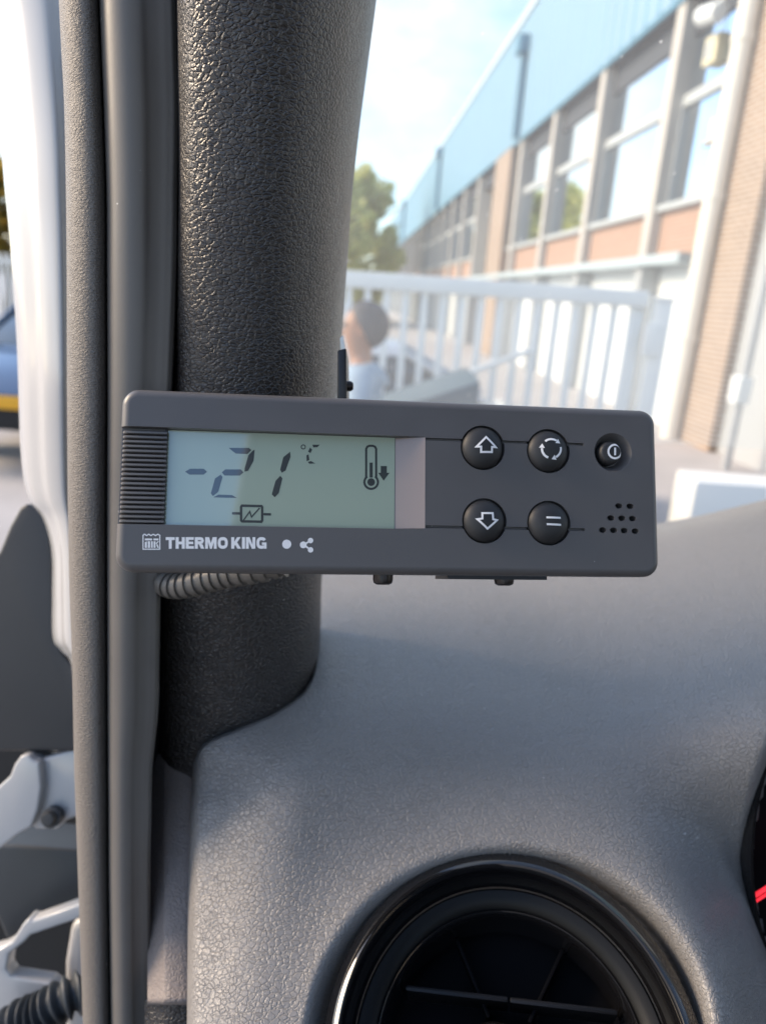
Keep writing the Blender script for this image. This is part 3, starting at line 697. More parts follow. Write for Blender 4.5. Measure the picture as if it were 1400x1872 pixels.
em += [C1([(206, 735), (238, 735), (238, 743), (206, 743)]), C1([(206, 751), (215, 747), (215, 776), (206, 776)]), C1([(219, 747), (229, 747), (229, 776), (219, 776)]),
       C1([(233, 747), (241, 747), (241, 776), (233, 776)]), C1([(244, 735), (266, 735), (266, 743), (244, 743)]), C1([(245, 747), (253, 747), (253, 776), (245, 776)]),
       C1([(254, 757), (262, 747), (268, 747), (258, 760)]), C1([(256, 762), (262, 760), (269, 776), (261, 776)])]
flat('emblem', em, 0, M_PRINT, con)
flat('round_mark', [C1(circ(831, 760, 20, 24))], 0, M_PRINT, con)
flat('share_mark', [C1(circ(904, 763, 15)), C1(circ(936, 744, 12)), C1(circ(936, 785, 12)),
      C1([(914, 753), (926, 746), (929, 753), (917, 760)]), C1([(917, 766), (929, 775), (925, 781), (913, 773)])], 0, M_PRINT, con)

# ================================================================== MOUNTING BRACKET, SCREWS, CABLE CONDUIT
br = empty('mounting_bracket', tuple(P(640, 900, .275)), 'black steel bracket behind the controller, its edge and screws showing above and below', 'bracket')
def tolocal(v): return [tuple(q) for q in v]
v, f = box_vf((-.012, -DH / 2 + .004, -.042), (.052, DH / 2 - .001, -.0395)); v = [tuple(DM @ Vector(q)) for q in v]
mesh('back_plate', v, f, M_STEEL, br)
v, f = box_vf((.018, -DH / 2 - .0013, -.030), (.0545, -DH / 2 + .0003, -.008)); v = [tuple(DM @ Vector(q)) for q in v]
mesh('shelf_plate', v, f, M_STEEL, br)
prism('side_plate', [(617, 640), (633, 636), (634, 730), (616, 732)], .288, .022, M_STEEL, br, .0008)
prism('end_tab', [(621, 618), (627, 612), (632, 640), (622, 640)], .300, .006, M_GATE, br, .0006)
lathe('screw', [(0, .0026), (.0014, .0024), (.0021, .0014), (.0022, -.001)], M_SCREW, br, 20, M=WM[br].inverted() @ (Matrix.Translation(Vector(P(635, 706, .292))) @ Vector(RGT).to_track_quat('Z', 'Y').to_matrix().to_4x4()))
for (x, y, zz) in ((700, 1056, -.012), (921, 1062, -.012)):
    cx, _ = dl(x, y, zz)
    Mx = DM @ Matrix.Translation((cx, -DH / 2 - .0007, zz)) @ Matrix.Rotation(math.radians(90), 4, 'X')
    lathe('screw', [(.0036, -.001), (.0036, .0010), (.0033, .0022), (.0022, .0028), (.0020, .0016), (0, .0016)], M_SCREW, br, 24, M=WM[br].inverted() @ Mx)
pts = [P(*q) for q in ((285, 1052, .318), (309, 1069, .313), (340, 1070, .3095), (380, 1060, .307), (420, 1050, .304), (470, 1042, .300), (520, 1030, .298))]
pts = crom(pts, np.linspace(0, 6, 241)); rad = [(.0058) - .0009 * (math.sin(i * .40) < -.35) * 1.0 for i in range(241)]
o = tube('cable_conduit', pts, rad, M_CONDUIT, None, 20); tag(o, 'taupe corrugated cable conduit emerging beneath the lower left of the controller', 'conduit')

# ================================================================== VAN BODY outside the door seal (left)
van = empty('van_body', tuple(P(60, 1850, .5)), 'white painted van body and door frame left of the seals', 'van body')
BLf = [(-80, -75), (0, -45), (120, -22), (243, 0), (450, 20), (600, 30), (700, 34), (800, 37), (870, 43), (915, 55), (950, 80), (1010, 95), (1165, 97), (1190, 112), (1216, 131), (1300, 136)]
rows = []
for y in (-80, 0, 120, 243, 350, 450, 600, 700, 800, 870, 915, 950, 1010, 1090, 1165, 1190, 1216, 1300):
    a, b = lerp_tab(BLf, y), lerp_tab(S1L, y) + 14; wv = b - a; d = float(np.interp(y, [-80, 700, 1300], [.33, .36, .41]))
    rows.append([(a + wv * u, y, d + e) for u, e in ((.06, .075), (.0, .05), (.02, .032), (.12, .018), (.35, .010), (.48, .004), (.75, .0), (.88, .003), (1.0, .006))])
loft('door_frame', rows, M_WHITE, van, sv=5, su=5)
o = prism('corner_cover', [(-60, 1120), (-30, 1050), (0, 1006), (18, 962), (37, 927), (49, 920), (62, 927), (76, 932), (90, 947), (97, 1010), (99, 1165), (113, 1191), (133, 1216), (160, 1230), (165, 1374), (-60, 1374)], .46, .03, M_BLACKPL, van, .004)
o['label'] = 'black plastic corner cover below the white frame'
prism('hinge_arm', [(-40, 1470), (0, 1436), (18, 1420), (27, 1397), (38, 1382), (52, 1380), (62, 1391), (72, 1394), (76, 1440), (70, 1480), (58, 1512), (30, 1528), (0, 1552), (-40, 1570)], .455, .03, M_WHITE, van, .006)
hk = prism('hinge_knuckle', [(60, 1392), (132, 1371), (150, 1372), (150, 1490), (118, 1502), (106, 1517), (66, 1517), (56, 1508), (74, 1460)], .462, .04, M_WHITE, van, .005)
Mx = frame_at(95, 1494, .456, -FWD + UP * .15)
lathe('hinge_bolt', [(0, .007), (.0038, .0066), (.0046, .005), (.0046, .002), (.0064, .0016), (.0064, -.004)], M_BLACKPL, hk, 28, M=WM[hk].inverted() @ Mx)
prism('lower_cover', [(-60, 1545), (30, 1545), (150, 1556), (160, 1665), (62, 1682), (25, 1722), (10, 1716), (-20, 1640), (-60, 1600)], .49, .04, M_SLATE, van, .004)
prism('check_arm', [(-60, 1750), (0, 1735), (22, 1722), (42, 1690), (52, 1680), (60, 1684), (105, 1668), (160, 1648), (165, 1668), (138, 1682), (55, 1710), (45, 1722), (16, 1744), (11, 1772), (20, 1786), (90, 1797), (103, 1808), (105, 1826), (96, 1900), (-60, 1960)], .455, .012, M_WHITE, van, .003)
prism('door_edge', [(128, 1692), (165, 1670), (170, 1960), (118, 1960), (118, 1760)], .475, .03, M_WHITE, van, .005)
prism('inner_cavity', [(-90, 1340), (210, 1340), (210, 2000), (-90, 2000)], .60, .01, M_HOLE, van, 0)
pts = crom([P(*q) for q in ((-10, 1905, .43), (35, 1868, .43), (75, 1852, .43), (120, 1826, .432), (170, 1805, .44))], np.linspace(0, 4, 161))
rad = [.0105 + .0021 * math.sin(i * .47) for i in range(161)]
o = tube('wiring_gaiter', pts, rad, M_SLATE, None, 20); tag(o, 'black corrugated rubber wiring gaiter in the bottom left corner', 'wiring gaiter')

# ================================================================== FACTORY BUILDING (right)
TH = math.radians(-4.077)
BD, BN = np.array([math.sin(TH), math.cos(TH), 0]), np.array([math.cos(TH), -math.sin(TH), 0])    # along, into the building
WL = 4.85
BM = Matrix(((BN[0], BD[0], 0, EYE[0] + BN[0] * WL), (BN[1], BD[1], 0, EYE[1] + BN[1] * WL), (0, 0, 1, 0), (0, 0, 0, 1)))
def onwall(px, py, off=0.):
    v = ray(px, py); t = (WL + off) / (v @ BN); p = EYE + v * t; return float((p - EYE) @ BD), float(p[2])
fac = empty('factory_building', BM, 'long brick factory with pale blue metal fascia, columns and tall windows', 'building')
END = 112.
# corrugated fascia
V, n_ = [], 0; ys = np.arange(2, END, .14)
for i, y in enumerate(ys):
    xx = -.03 if (i // 2) % 2 else 0.0
    V += [(xx * 2, y, 6.27), (xx * 2, y, 9.55)]
Fc = [(2 * i, 2 * i + 2, 2 * i + 3, 2 * i + 1) for i in range(len(ys) - 1)]
mesh('fascia_cladding', V, Fc, M_BLUE, fac, local=True)
box('roof_edge', (-.10, 2, 9.55), (6, END, 9.72), M_ROOFTRIM, fac)
box('fascia_trim', (-.05, 2, 6.18), (.02, END, 6.265), M_BLUEPIPE, fac)
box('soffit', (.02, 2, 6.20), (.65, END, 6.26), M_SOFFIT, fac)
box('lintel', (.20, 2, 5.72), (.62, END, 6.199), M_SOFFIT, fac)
box('core_wall', (1.2, 2, 0), (6, END, 9.54), M_CONC, fac)
box('ledge', (-.12, 10.6, 2.42), (.4, END, 2.56), M_LEDGE, fac)
# brick pier beside the pipe and the brick pilaster further along
box('brick_pier', (.0, 8.95, 0), (.62, 10.30, 6.17), M_BRICKTAN, fac)
box('pale_wall', (.12, 2, 0), (.62, 8.945, 6.17), M_GREYMETAL, fac)
box('brick_pilaster', (-.10, 23.3, 0), (.60, 25.6, 6.17), M_BRICKTAN, fac)
COLS = [12.10 + 3.4 * i for i in range(29) if not 23.0 < 12.10 + 3.4 * i < 25.9]
for y in COLS:
    c_ = box('column', (.0, y, 2.57), (.52, y + .30, 6.19), M_CONC, fac)
    box('column_base', (-.01, y + .02, 0), (.51, y + .28, 2.41), M_GREYMETAL, fac)
edges = [10.30] + COLS
for i in range(len(COLS)):
    a = edges[i] + (.30 if i else 0); b = COLS[i]
    if 22 < a < 23.2: b = 23.3
    if a < 25.6 < b: a = max(a, 25.6)
    if b - a < .4: continue
    far = a > 48
    box('spandrel', (.17, a, 2.57), (.60, b, 3.25), M_BRICKRED, fac)
    box('wall_panel', (.30, a, 0), (.60, b, 2.42), M_PANELW, fac)
    if far: box('pane', (.25, a, 3.35), (.30, b, 5.72), M_PANE, fac); continue
    wn = empty('window', BM @ Matrix.Translation((.21, (a + b) / 2, 3.25))); wn.parent = fac; wn.matrix_parent_inverse = BM.inverted(); wn.matrix_basis = BM @ Matrix.Translation((.21, (a + b) / 2, 3.25))
    hw = (b - a) / 2
    box('sill', (-.16, -hw, 0), (.08, hw, .09), M_FRAME, wn)
    box('pane', (.03, -hw + .05, .095), (.05, hw - .05, 1.50), M_PANE, wn)
    box('pane', (.03, -hw + .05, 1.66), (.05, hw - .05, 2.46), M_PANE, wn)
    box('transom', (-.03, -hw, 1.50), (.06, hw, 1.66), M_FRAME, wn)
    for s in (-1, 1): box('jamb', (-.02, s * hw - (.06 if s > 0 else 0), .095), (.06, s * hw + (.06 if s < 0 else 0), 1.49), M_FRAME, wn)
# blue downpipes with hoppers on the fascia
for (px, py) in ((960, 85), (805, 280), (740, 372)):
    y, z = onwall(px, py, -.12); s = 1.0
    dp = empty('downpipe', BM @ Matrix.Translation((-.14, y, 6.3))); dp.parent = fac; dp.matrix_parent_inverse = BM.inverted(); dp.matrix_basis = BM @ Matrix.Translation((-.14, y, 6.3))
    tube('pipe', [(0, 0, 0), (0, 0, z - 6.3)], .11, M_BLUEPIPE, dp, 14, local=True)
    v, f = box_vf((-.22, -.28, z - 6.5), (.09, .28, z - 6.05)); hp = mesh('hopper', v, f, M_BLUEPIPE, dp, local=True); bevel_obj(hp, .05)
# white downpipe on the pier
wp = empty('white_downpipe', BM @ Matrix.Translation((-.12, 9.86, 0)), 'tall cream-white downpipe on the brick pier at the right edge', 'downpipe')
tube('pipe', [(0, 0, 0), (0, 0, 6.5)], .125, M_PIPEW, wp, 18, local=True)
for z in (1.4, 3.2, 5.0):
    lathe('pipe_collar', [(.127, -.05), (.142, -.045), (.142, .045), (.127, .05)], M_PIPEW, wp, 18, M=Matrix.Translation((0, 0, z)))
gy, gz = onwall(1385, 720, -.1)
gp = empty('grey_pole', BM @ Matrix.Translation((-.3, gy, 0)), 'slim grey pole at the far right, beside the brick pier', 'pole')
tube('shaft', [(0, 0, 0), (0, 0, 2.3)], .05, M_GREYMETAL, gp, 12, local=True)
box('control_box', (-.10, -.10, .78), (.06, .10, 1.08), M_PANELW, gp, .01)
# camera, box and lamp by the first window
def onto(px, py, off): y, z = onwall(px, py, off); return y, z
y, z = onto(1318, 12, -.1)
cc = empty('security_camera', BM @ Matrix.Translation((-.1, y, z)), 'white security camera with dark lens high on the brick pier', 'security camera')
Mr = Matrix.Rotation(math.radians(-62), 4, 'X') @ Matrix.Rotation(math.radians(0), 4, 'Y')
lathe('camera_body', [(.0, -.25), (.11, -.24), (.125, -.2), (.125, .30), (.11, .34)], M_PANELW, cc, 20, M=Matrix.Translation((0, .25, 0)) @ Matrix.Rotation(math.radians(-78), 4, 'X'))
lathe('lens', [(.0, .36), (.10, .36), (.115, .33), (.115, .26)], M_HOLE, cc, 20, M=Matrix.Translation((0, .25, 0)) @ Matrix.Rotation(math.radians(-78), 4, 'X'))
tube('wall_arm', [(0, .1, 0), (.02, -.02, .12), (.12, -.12, .16)], .05, M_PANELW, cc, 10, local=True)
y, z = onto(1309, 92, .2)
ab = empty('cream_box', BM @ Matrix.Translation((.2, y, z - .18)), 'small cream box with a dark front hanging before the top window', 'box')
box('case', (-.10, -.18, 0), (.10, .18, .36), M_CREAM, ab, .02)
box('dark_front', (-.115, -.06, .08), (-.101, .10, .28), M_GREYMETAL, ab, .004)
tube('cable', [(0, 0, .36), (.0, .02, .95)], .012, M_PANELW, ab, 6, local=True)
y, z = onto(1275, 350, .2)
cl = empty('cream_post_lamp', BM @ Matrix.Translation((.36, y, 3.345)), 'cream post lamp with a pointed cap standing before the nearest window', 'lamp')
lathe('stem', [(.09, 0), (.085, .70)], M_CREAM, cl, 16)
lathe('collar', [(.10, .68), (.20, .70), (.20, .76), (.12, .80)], M_CONC, cl, 16)
lathe('cap', [(.13, .80), (.14, 1.0), (.08, 1.18), (0, 1.26)], M_CREAM, cl, 16)
# white plinth block low by the pier
a_ = onwall(1285, 905, -.5)
pb_ = P(1285, 952, 4.9)
o = box('white_plinth', (pb_[0] - .10, pb_[1], 0), (pb_[0] + .9, pb_[1] + .35, float(P(1285, 876, 4.9)[2])), M_PANELW); bevel_obj(o, .015); tag(o, 'low pale white block standing right of the gate post', 'plinth')

# ================================================================== GATE
GY = 4.63
g = empty('sliding_gate', (.3, GY, 0), 'white metal bar gate across the yard behind the controller', 'gate')
box('top_rail', (-1.6, -.05, 1.725), (1.235, .05, 1.825), M_GATE, g, .012)
box('bottom_rail', (-1.6, -.045, .12), (1.235, .045, .22), M_GATE, g, .012)
box('upper_rail', (-1.6, -.03, 1.585), (-.47, .03, 1.63), M_GATE, g, .006)
x = -1.55; bar0 = None
while x < 1.2:
    if bar0 is None:
        v, f = box_vf((-.021, -.021, .22), (.021, .021, 1.726)); bar0 = mesh('bar', v, f, M_GATE, g, local=True); bevel_obj(bar0, .006); bar0.location.x = x
    else:
        b_ = bar0.copy(); COL.objects.link(b_); b_.parent = g; b_.location.x = x
    x += .118
p = empty('gate_post', (1.63, GY, 0), 'stout square white gate post with lock box at the right end of the gate', 'post')
box('shaft', (-.055, -.055, 0), (.055, .055, 1.77), M_GATE, p, .006)
box('cap', (-.062, -.062, 1.771), (.062, .062, 1.795), M_GATE, p, .006)
box('lock_box', (-.10, -.075, 1.44), (.02, -.057, 1.64), M_GATE, p, .006)
p2 = empty('slim_post', (1.50, GY + .02, 0), 'slim white latch post just left of the stout gate post', 'post')
box('shaft', (-.03, -.03, 0), (.03, .03, 1.70), M_GATE, p2, .006)
lathe('cap', [(.034, 1.70), (.034, 1.72), (0, 1.735)], M_GATE, p2, 12)

# ================================================================== WHEELED BIN and leaning pole before the gate
q = P(775, 720, 3.95)
bn = empty('wheeled_bin', (q[0] - .06, q[1], 0), 'dark slate wheeled bin with sloping lid beside the person', 'bin')
v = [(-.24, -.28, .08), (.24, -.28, .08), (.24, .28, .08), (-.24, .28, .08), (-.30, -.34, 1.02), (.30, -.34, 1.02), (.30, .34, 1.02), (-.30, .34, 1.02)]
o = mesh('tub', v, box_vf((0, 0, 0), (1, 1, 1))[1], M_BIN, bn, local=True); bevel_obj(o, .02)
v = [(-.33, -.37, 1.025), (.32, -.37, 1.025), (.32, .36, 1.025), (-.33, .36, 1.025), (-.33, -.37, 1.06), (.32, -.37, 1.32), (.32, .36, 1.32), (-.33, .36, 1.06)]
o = mesh('lid', v, box_vf((0, 0, 0), (1, 1, 1))[1], M_BIN, bn, local=True); bevel_obj(o, .03)
for s in (-1, 1): lathe('wheel', [(0, -.025), (.08, -.025), (.09, -.015), (.09, .015), (.08, .025), (0, .025)], M_TYRE, bn, 20, M=Matrix.Translation((.2, s * .2, .09)) @ Matrix.Rotation(math.pi / 2, 4, 'X'))
a, b = P(812, 698, 4.2), P(945, 650, 4.45)
d_ = (b - a); a2 = a - d_ * (a[2] / d_[2]) * .0 
o = tube('white_pole', [a - d_ * .15, b + d_ * .2], .018, M_GATE, None, 10); tag(o, 'thin white pole slanting across the gate bars', 'pole')

# ================================================================== CARS
def car(name, label, loc, rotz, paint, group=None, L_=4.1, W_=1.74, H_=1.46, plate=None):
    M_ = Matrix.Translation(Vector(loc)) @ Matrix.Rotation(rotz, 4, 'Z'); c = empty(name, M_, label, 'car', group)
    # stations along +x (front), each: x, half width, z bottom, z top (bonnet/boot line)
    st = [(-.50, .40, .34, .70), (-.485, .46, .26, .86), (-.42, .49, .20, .93), (-.2, .5, .18, .93), (.08, .5, .18, .92), (.22, .495, .18, .90), (.38, .475, .20, .78), (.47, .44, .24, .66), (.5, .38, .32, .58)]
    V, k_ = [], 14
    for x, hw, zb, zt in st:
        for j in range(k_):
            a = 2 * math.pi * j / k_; ca, sa = math.cos(a), math.sin(a)
            V.append((x * L_, hw * W_ * math.copysign(abs(ca) ** .35, ca), (zb + zt) / 2 + (zt - zb) / 2 * math.copysign(abs(sa) ** .45, sa)))
    Fc = [(i * k_ + j, (i + 1) * k_ + j, (i + 1) * k_ + (j + 1) % k_, i * k_ + (j + 1) % k_) for i in range(len(st) - 1) for j in range(k_)] + [list(range(k_)), list(range((len(st) - 1) * k_, len(st) * k_))[::-1]]
    b = mesh('body', V, Fc, paint, c, smooth=True, local=True, angle=50)
    bm = bmesh.new(); bm.from_mesh(b.data); bmesh.ops.recalc_face_normals(bm, faces=bm.faces); bm.to_mesh(b.data); bm.free()
    zr = H_
    lo = [(-.46 * L_, -.43 * W_), (.24 * L_, -.43 * W_), (.24 * L_, .43 * W_), (-.46 * L_, .43 * W_)]
    hi = [(-.36 * L_, -.33 * W_), (.03 * L_, -.34 * W_), (.03 * L_, .34 * W_), (-.36 * L_, .33 * W_)]
    V = [(x, y, .88) for x, y in lo] + [(x, y, zr - .05) for x, y in hi]
    o = mesh('window_band', V, box_vf((0, 0, 0), (1, 1, 1))[1], M_CARGLASS, c, local=True); bevel_obj(o, .05)
    V = [(x * 1.04, y * 1.06, zr - .075) for x, y in hi] + [(x * .9, y * .86, zr) for x, y in hi]
    o = mesh('roof', V, box_vf((0, 0, 0), (1, 1, 1))[1], paint, c, local=True); bevel_obj(o, .03)
    for (x0, x1, yy) in ((.24, .03, 1), (.24, .03, -1), (-.46, -.36, 1), (-.46, -.36, -1), (-.12, -.12, 1), (-.12, -.12, -1)):
        tube('roof_post', [(x0 * L_, yy * .435 * W_, .88), (x1 * L_, yy * .345 * W_, zr - .05)], .028, paint, c, 8, local=True)
    for x in (-.31, .31):
        for s in (-1, 1):
            wh = lathe('wheel', [(.14, -.10), (.29, -.10), (.31, -.07), (.31, .07), (.29, .10), (.14, .10)], M_TYRE, c, 24, M=Matrix.Translation((x * L_, s * .455 * W_, .31)) @ Matrix.Rotation(math.pi / 2, 4, 'X'))
            lathe('rim', [(0, -.105), (.19, -.105), (.2, -.07), (.2, .07), (.19, .105), (0, .105)], M_GREYMETAL, wh, 20, M=WM[wh].inverted() @ WM[c] @ Matrix.Translation((x * L_, s * .455 * W_, .31)) @ Matrix.Rotation(math.pi / 2, 4, 'X'))
    for s in (-1, 1):
        h = box('headlight', (.445 * L_, s * .36 * W_ - .16, .60), (.475 * L_, s * .36 * W_ + .16, .72), M_FRAME, c, .03)
        box('tail_light', (-.497 * L_, s * .36 * W_ - .12, .68), (-.47 * L_, s * .36 * W_ + .12, .82), mat('tail_red', (.4, .02, .02), .3), c, .02)
    box('bumper', (.46 * L_, -.42 * W_, .28), (.515 * L_, .42 * W_, .47), M_TYRE, c, .04)
    if plate: box('number_plate', (.516 * L_, -.26, .47), (.522 * L_, .26, .58), plate, c, .002)
    return c
M_CARBLUE = mat('blue_car_paint', (.045, .08, .15), .3, coat=.6); M_CARWHITE = mat('silver_car_paint', (.50, .53, .56), .3, coat=.5)
M_PLATE = mat('yellow_plate', (.75, .38, .02), .4)
qx = P(12, 718, 6.0)
car('blue_car', 'blue car with yellow number plate parked beyond the white body at the left', (qx[0] - .05, qx[1] + 2.1, .10), math.radians(-90), M_CARBLUE, None, 4.2, 1.8, 1.45, M_PLATE)
car('silver_car', 'pale silver car parked close behind the gate bars', (-.05, 5.95, 0), math.radians(2), M_CARWHITE, None, 3.8, 1.7, 1.34)

# far-left fence
fx = P(10, 560, 13.0)
ff = empty('pale_fence', (fx[0], fx[1], 0), 'pale thin-barred fence behind the blue car at the left edge', 'fence')
box('rail', (-2, -.02, 1.78), (1.2, .02, 1.84), M_GATE, ff); box('rail', (-2, -.02, .2), (1.2, .02, .26), M_GATE, ff)
v, f = box_vf((-.02, -.015, .05), (.02, .015, 1.95)); b0 = mesh('bar', v, f, M_GATE, ff, local=True); b0.location.x = -1.95
for i in range(1, 32):
    b_ = b0.copy(); COL.objects.link(b_); b_.parent = ff; b_.location.x = -1.95 + i * .1

# ================================================================== TREES
def tree(name, label, loc, h, rx, rz, leaf, nleaf, seed, lsz=.28):
    r = random.Random(seed); t = empty(name, loc, label, 'tree', None)
    tp = [(0, 0, 0), (.1, .05, h * .2), (-.1, .1, h * .45), (.1, 0, h * .75)]
    tr = tube('trunk', crom(tp, np.linspace(0, 3, 13)), list(np.linspace(h * .03, h * .008, 13)), M_BARK, t, 10, local=True)
    for i in range(7):
        a = r.uniform(0, 6.28); z0 = h * r.uniform(.3, .6); 
        v, f = tube_vf([(0, 0, z0), (math.cos(a) * rx * .4, math.sin(a) * rx * .4, z0 + h * .12), (math.cos(a) * rx * .8, math.sin(a) * rx * .8, z0 + h * .2)], [h * .012, h * .008, h * .003], 7)
        mesh('limb', v, f, M_BARK, t, smooth=True, local=True)
    cl = []
    for i in range(80):
        a = r.uniform(0, 6.28); u = r.uniform(-1, 1); q_ = r.random() ** .4
        cl.append((math.cos(a) * rx * .8 * q_ * math.sqrt(1 - u * u), math.sin(a) * rx * .8 * q_ * math.sqrt(1 - u * u), h - rz + u * rz * .8, r.uniform(.10, .26) * rx))
    V, Fc = [], []
    for i in range(nleaf):
        c = r.choice(cl); d = Vector((r.gauss(0, 1), r.gauss(0, 1), r.gauss(0, 1))).normalized() * c[3] * r.random() ** .4
        p_ = Vector(c[:3]) + d; n_ = Vector((r.gauss(0, 1), r.gauss(0, 1), r.gauss(0, 1) + .6)).normalized(); x_ = n_.orthogonal().normalized(); y_ = n_.cross(x_); s = lsz * r.uniform(.6, 1.3)
        b_ = len(V); V += [tuple(p_ - x_ * s), tuple(p_ - y_ * s * .5), tuple(p_ + x_ * s), tuple(p_ + y_ * s * .5)]; Fc.append((b_, b_ + 1, b_ + 2, b_ + 3))
    mesh('crown', V, Fc, leaf, t, local=True)
    return t
tq = P(668, 520, 46.)
tree('green_tree', 'yellow-green tree beyond the far end of the blue fascia', (tq[0] - .7, tq[1], 0), 9.4, 3.5, 4.6, M_LEAF, 5200, 3, .34)
tq = P(590, 520, 40.)
tree('dark_tree', 'green tree mostly hidden behind the pillar trim', (tq[0], tq[1], 0), 8.6, 3.2, 4.2, M_LEAF, 4200, 5)
tq = P(5, 470, 26.)
tree('autumn_tree', 'yellow autumn tree above the fence at the left edge', (tq[0], tq[1], 0), 5.6, 2.6, 2.4, M_LEAF2, 4200, 9, .2)

# ================================================================== PERSON (seen past the pillar, facing left)
def skin(name, pts, edges, mat_, parent, sub=2, root=0):
    me = bpy.data.meshes.new(name); me.from_pydata([p_[:3] for p_ in pts], edges, []); o = bpy.data.objects.new(name, me); COL.objects.link(o)
    sk = o.modifiers.new('s', 'SKIN')
    for i, p_ in enumerate(pts):
        sv = me.skin_vertices[0].data[i]; sv.radius = (p_[3], p_[4] if len(p_) > 4 else p_[3]); sv.use_root = (i == root)
    sk.use_smooth_shade = True; sb = o.modifiers.new('b', 'SUBSURF'); sb.levels = sub; sb.render_levels = sub
    bpy.context.view_layer.update(); m2 = bpy.data.meshes.new_from_object(o.evaluated_get(bpy.context.evaluated_depsgraph_get())); bpy.data.objects.remove(o)
    V = [tuple(v.co) for v in m2.vertices]; Fc = [list(p_.vertices) for p_ in m2.polygons]; bpy.data.meshes.remove(m2)
    return mesh(name, V, Fc, mat_, parent, smooth=True, local=True)
hp = P(662, 600, 3.3)
PM = Matrix.Translation((hp[0], hp[1], 0)) @ Matrix.Rotation(math.radians(90), 4, 'Z') @ Matrix.Scale(hp[2] / 1.61, 4)   # local +y faces forward -> world -x
person = empty('person', PM, 'person in a pale blue hooded top standing by the gate, facing left', 'person')
S = []
def hand(x, s):
    b = [(x, .03, .82, .032, .018)]; e = []
    return b, e
pts = [(0, 0, .94, .14, .10), (0, 0, 1.12, .135, .095), (0, -.01, 1.30, .16, .10), (0, -.015, 1.40, .085, .07), (0, 0, 1.46, .055, .055),                        # pelvis .. neck 4
       (-.18, -.01, 1.36, .06, .06), (-.24, -.03, 1.10, .042, .042), (-.25, .04, .86, .03, .03), (.18, -.01, 1.36, .06, .06), (.24, -.03, 1.10, .042, .042), (.25, .04, .86, .03, .03),
       (-.09, 0, .86, .085, .085), (-.10, .02, .49, .055, .055), (-.10, -.02, .09, .038, .038), (-.11, .13, .03, .035, .03), (.09, 0, .86, .085, .085), (.10, .02, .49, .055, .055), (.10, -.02, .09, .038, .038), (.11, .13, .03, .035, .03),
       (0, .012, 1.53, .062, .072), (0, .012, 1.60, .074, .094), (0, .0, 1.67, .066, .082), (0, -.005, 1.71, .035, .045)]
ed = [(0, 1), (1, 2), (2, 3), (3, 4), (3, 5), (5, 6), (6, 7), (3, 8), (8, 9), (9, 10), (0, 11), (11, 12), (12, 13), (13, 14), (0, 15), (15, 16), (16, 17), (17, 18), (4, 19), (19, 20), (20, 21), (21, 22)]
for s, w_ in ((-1, 7), (1, 10)):
    hx = pts[w_][0]; base = len(pts); pts.append((hx, .05, .80, .034, .018)); ed.append((w_, base))
    for k_, (oy, ln, ) in enumerate(((.03, .07), (.01, .085), (-.01, .08), (-.03, .06))):
        i0 = len(pts); pts.append((hx, .05 + oy, .75, .010)); pts.append((hx - s * .012, .06 + oy, .75 - ln * .5, .009)); pts.append((hx - s * .03, .065 + oy, .75 - ln, .008)); ed += [(base, i0), (i0, i0 + 1), (i0 + 1, i0 + 2)]
    i0 = len(pts); pts.append((hx - s * .02, .10, .79, .010)); pts.append((hx - s * .03, .12, .755, .009)); ed += [(base, i0), (i0, i0 + 1)]
body = skin('body', pts, ed, M_SKIN, person)
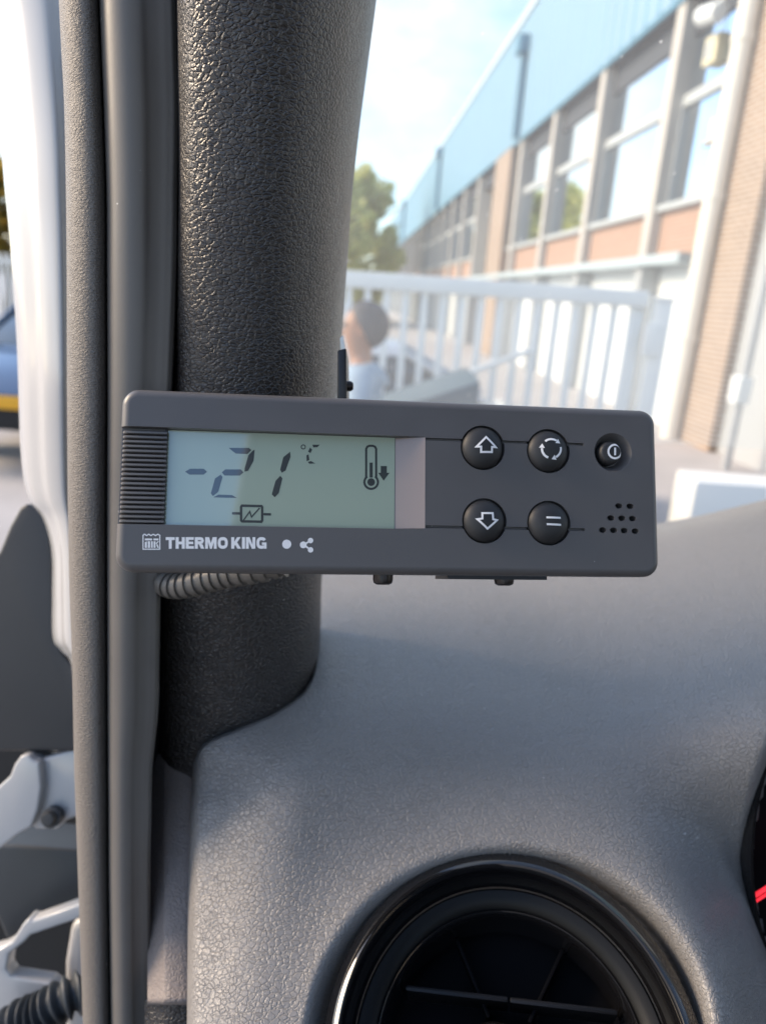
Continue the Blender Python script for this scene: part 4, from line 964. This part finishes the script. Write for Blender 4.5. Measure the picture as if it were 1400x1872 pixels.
# nose, eyes, ears, mouth as pieces of the face
lathe('nose', [(0, .03), (.008, .026), (.014, .008), (.017, -.004)], M_SKIN, body, 12, M=WM[body].inverted() @ PM @ Matrix.Translation((0, .096, 1.585)) @ Matrix.Rotation(math.radians(-75), 4, 'X'))
for s in (-1, 1):
    lathe('ear', [(0, .012), (.02, .010), (.026, .002), (.02, -.01)], M_SKIN, body, 16, sx=.7, sy=1.15, M=WM[body].inverted() @ PM @ Matrix.Translation((s * .076, -.005, 1.60)) @ Matrix.Rotation(math.radians(s * 80), 4, 'Y') @ Matrix.Rotation(math.radians(90), 4, 'Z'))
    lathe('eye', [(0, .012), (.008, .010), (.012, .003), (.012, -.004)], M_HAIR, body, 12, M=WM[body].inverted() @ PM @ Matrix.Translation((s * .033, .083, 1.622)) @ Matrix.Rotation(math.radians(-90), 4, 'X'))
V, Fc = lathe_vf([(0, 1), (.26, .966), (.5, .866), (.707, .707), (.866, .5), (.966, .26), (1, 0), (.98, -.2)], 24, None); V = np.array(V) * np.array([.092, .116, .118]); 
V = V @ np.array(Matrix.Rotation(math.radians(58), 3, 'X')).T + np.array([0, -.018, 1.625])
mesh('hair', V, Fc, M_HAIR, person, smooth=True, local=True)
jp = [(0, 0, .90, .17, .125), (0, 0, 1.12, .165, .12), (0, -.01, 1.30, .185, .12), (0, -.015, 1.40, .11, .09), (0, -.01, 1.42, .07, .068),
      (-.19, -.01, 1.36, .08, .08), (-.25, -.03, 1.10, .062, .062), (-.255, .035, .88, .05, .05), (.19, -.01, 1.36, .08, .08), (.25, -.03, 1.10, .062, .062), (.255, .035, .88, .05, .05)]
jk = skin('jacket', jp, [(0, 1), (1, 2), (2, 3), (3, 4), (3, 5), (5, 6), (6, 7), (3, 8), (8, 9), (9, 10)], M_JACKET, person)
skin('hood', [(-.10, .03, 1.405, .04), (-.09, -.06, 1.41, .05), (0, -.11, 1.405, .062), (.09, -.06, 1.41, .05), (.10, .03, 1.405, .04), (0, -.14, 1.33, .05)], [(0, 1), (1, 2), (2, 3), (3, 4), (2, 5)], M_JACKET, jk if False else person, root=2)
tp = [(0, 0, .93, .15, .11), (-.09, 0, .84, .10, .10), (-.10, .02, .49, .075, .075), (-.10, -.02, .10, .062, .062), (.09, 0, .84, .10, .10), (.10, .02, .49, .075, .075), (.10, -.02, .10, .062, .062)]
skin('trousers', tp, [(0, 1), (1, 2), (2, 3), (0, 4), (4, 5), (5, 6)], M_TROUS, person)
for s in (-1, 1): skin('shoe', [(s * .10, -.05, .045, .045), (s * .105, .06, .04, .045), (s * .11, .17, .032, .036)], [(0, 1), (1, 2)], M_TYRE, person)
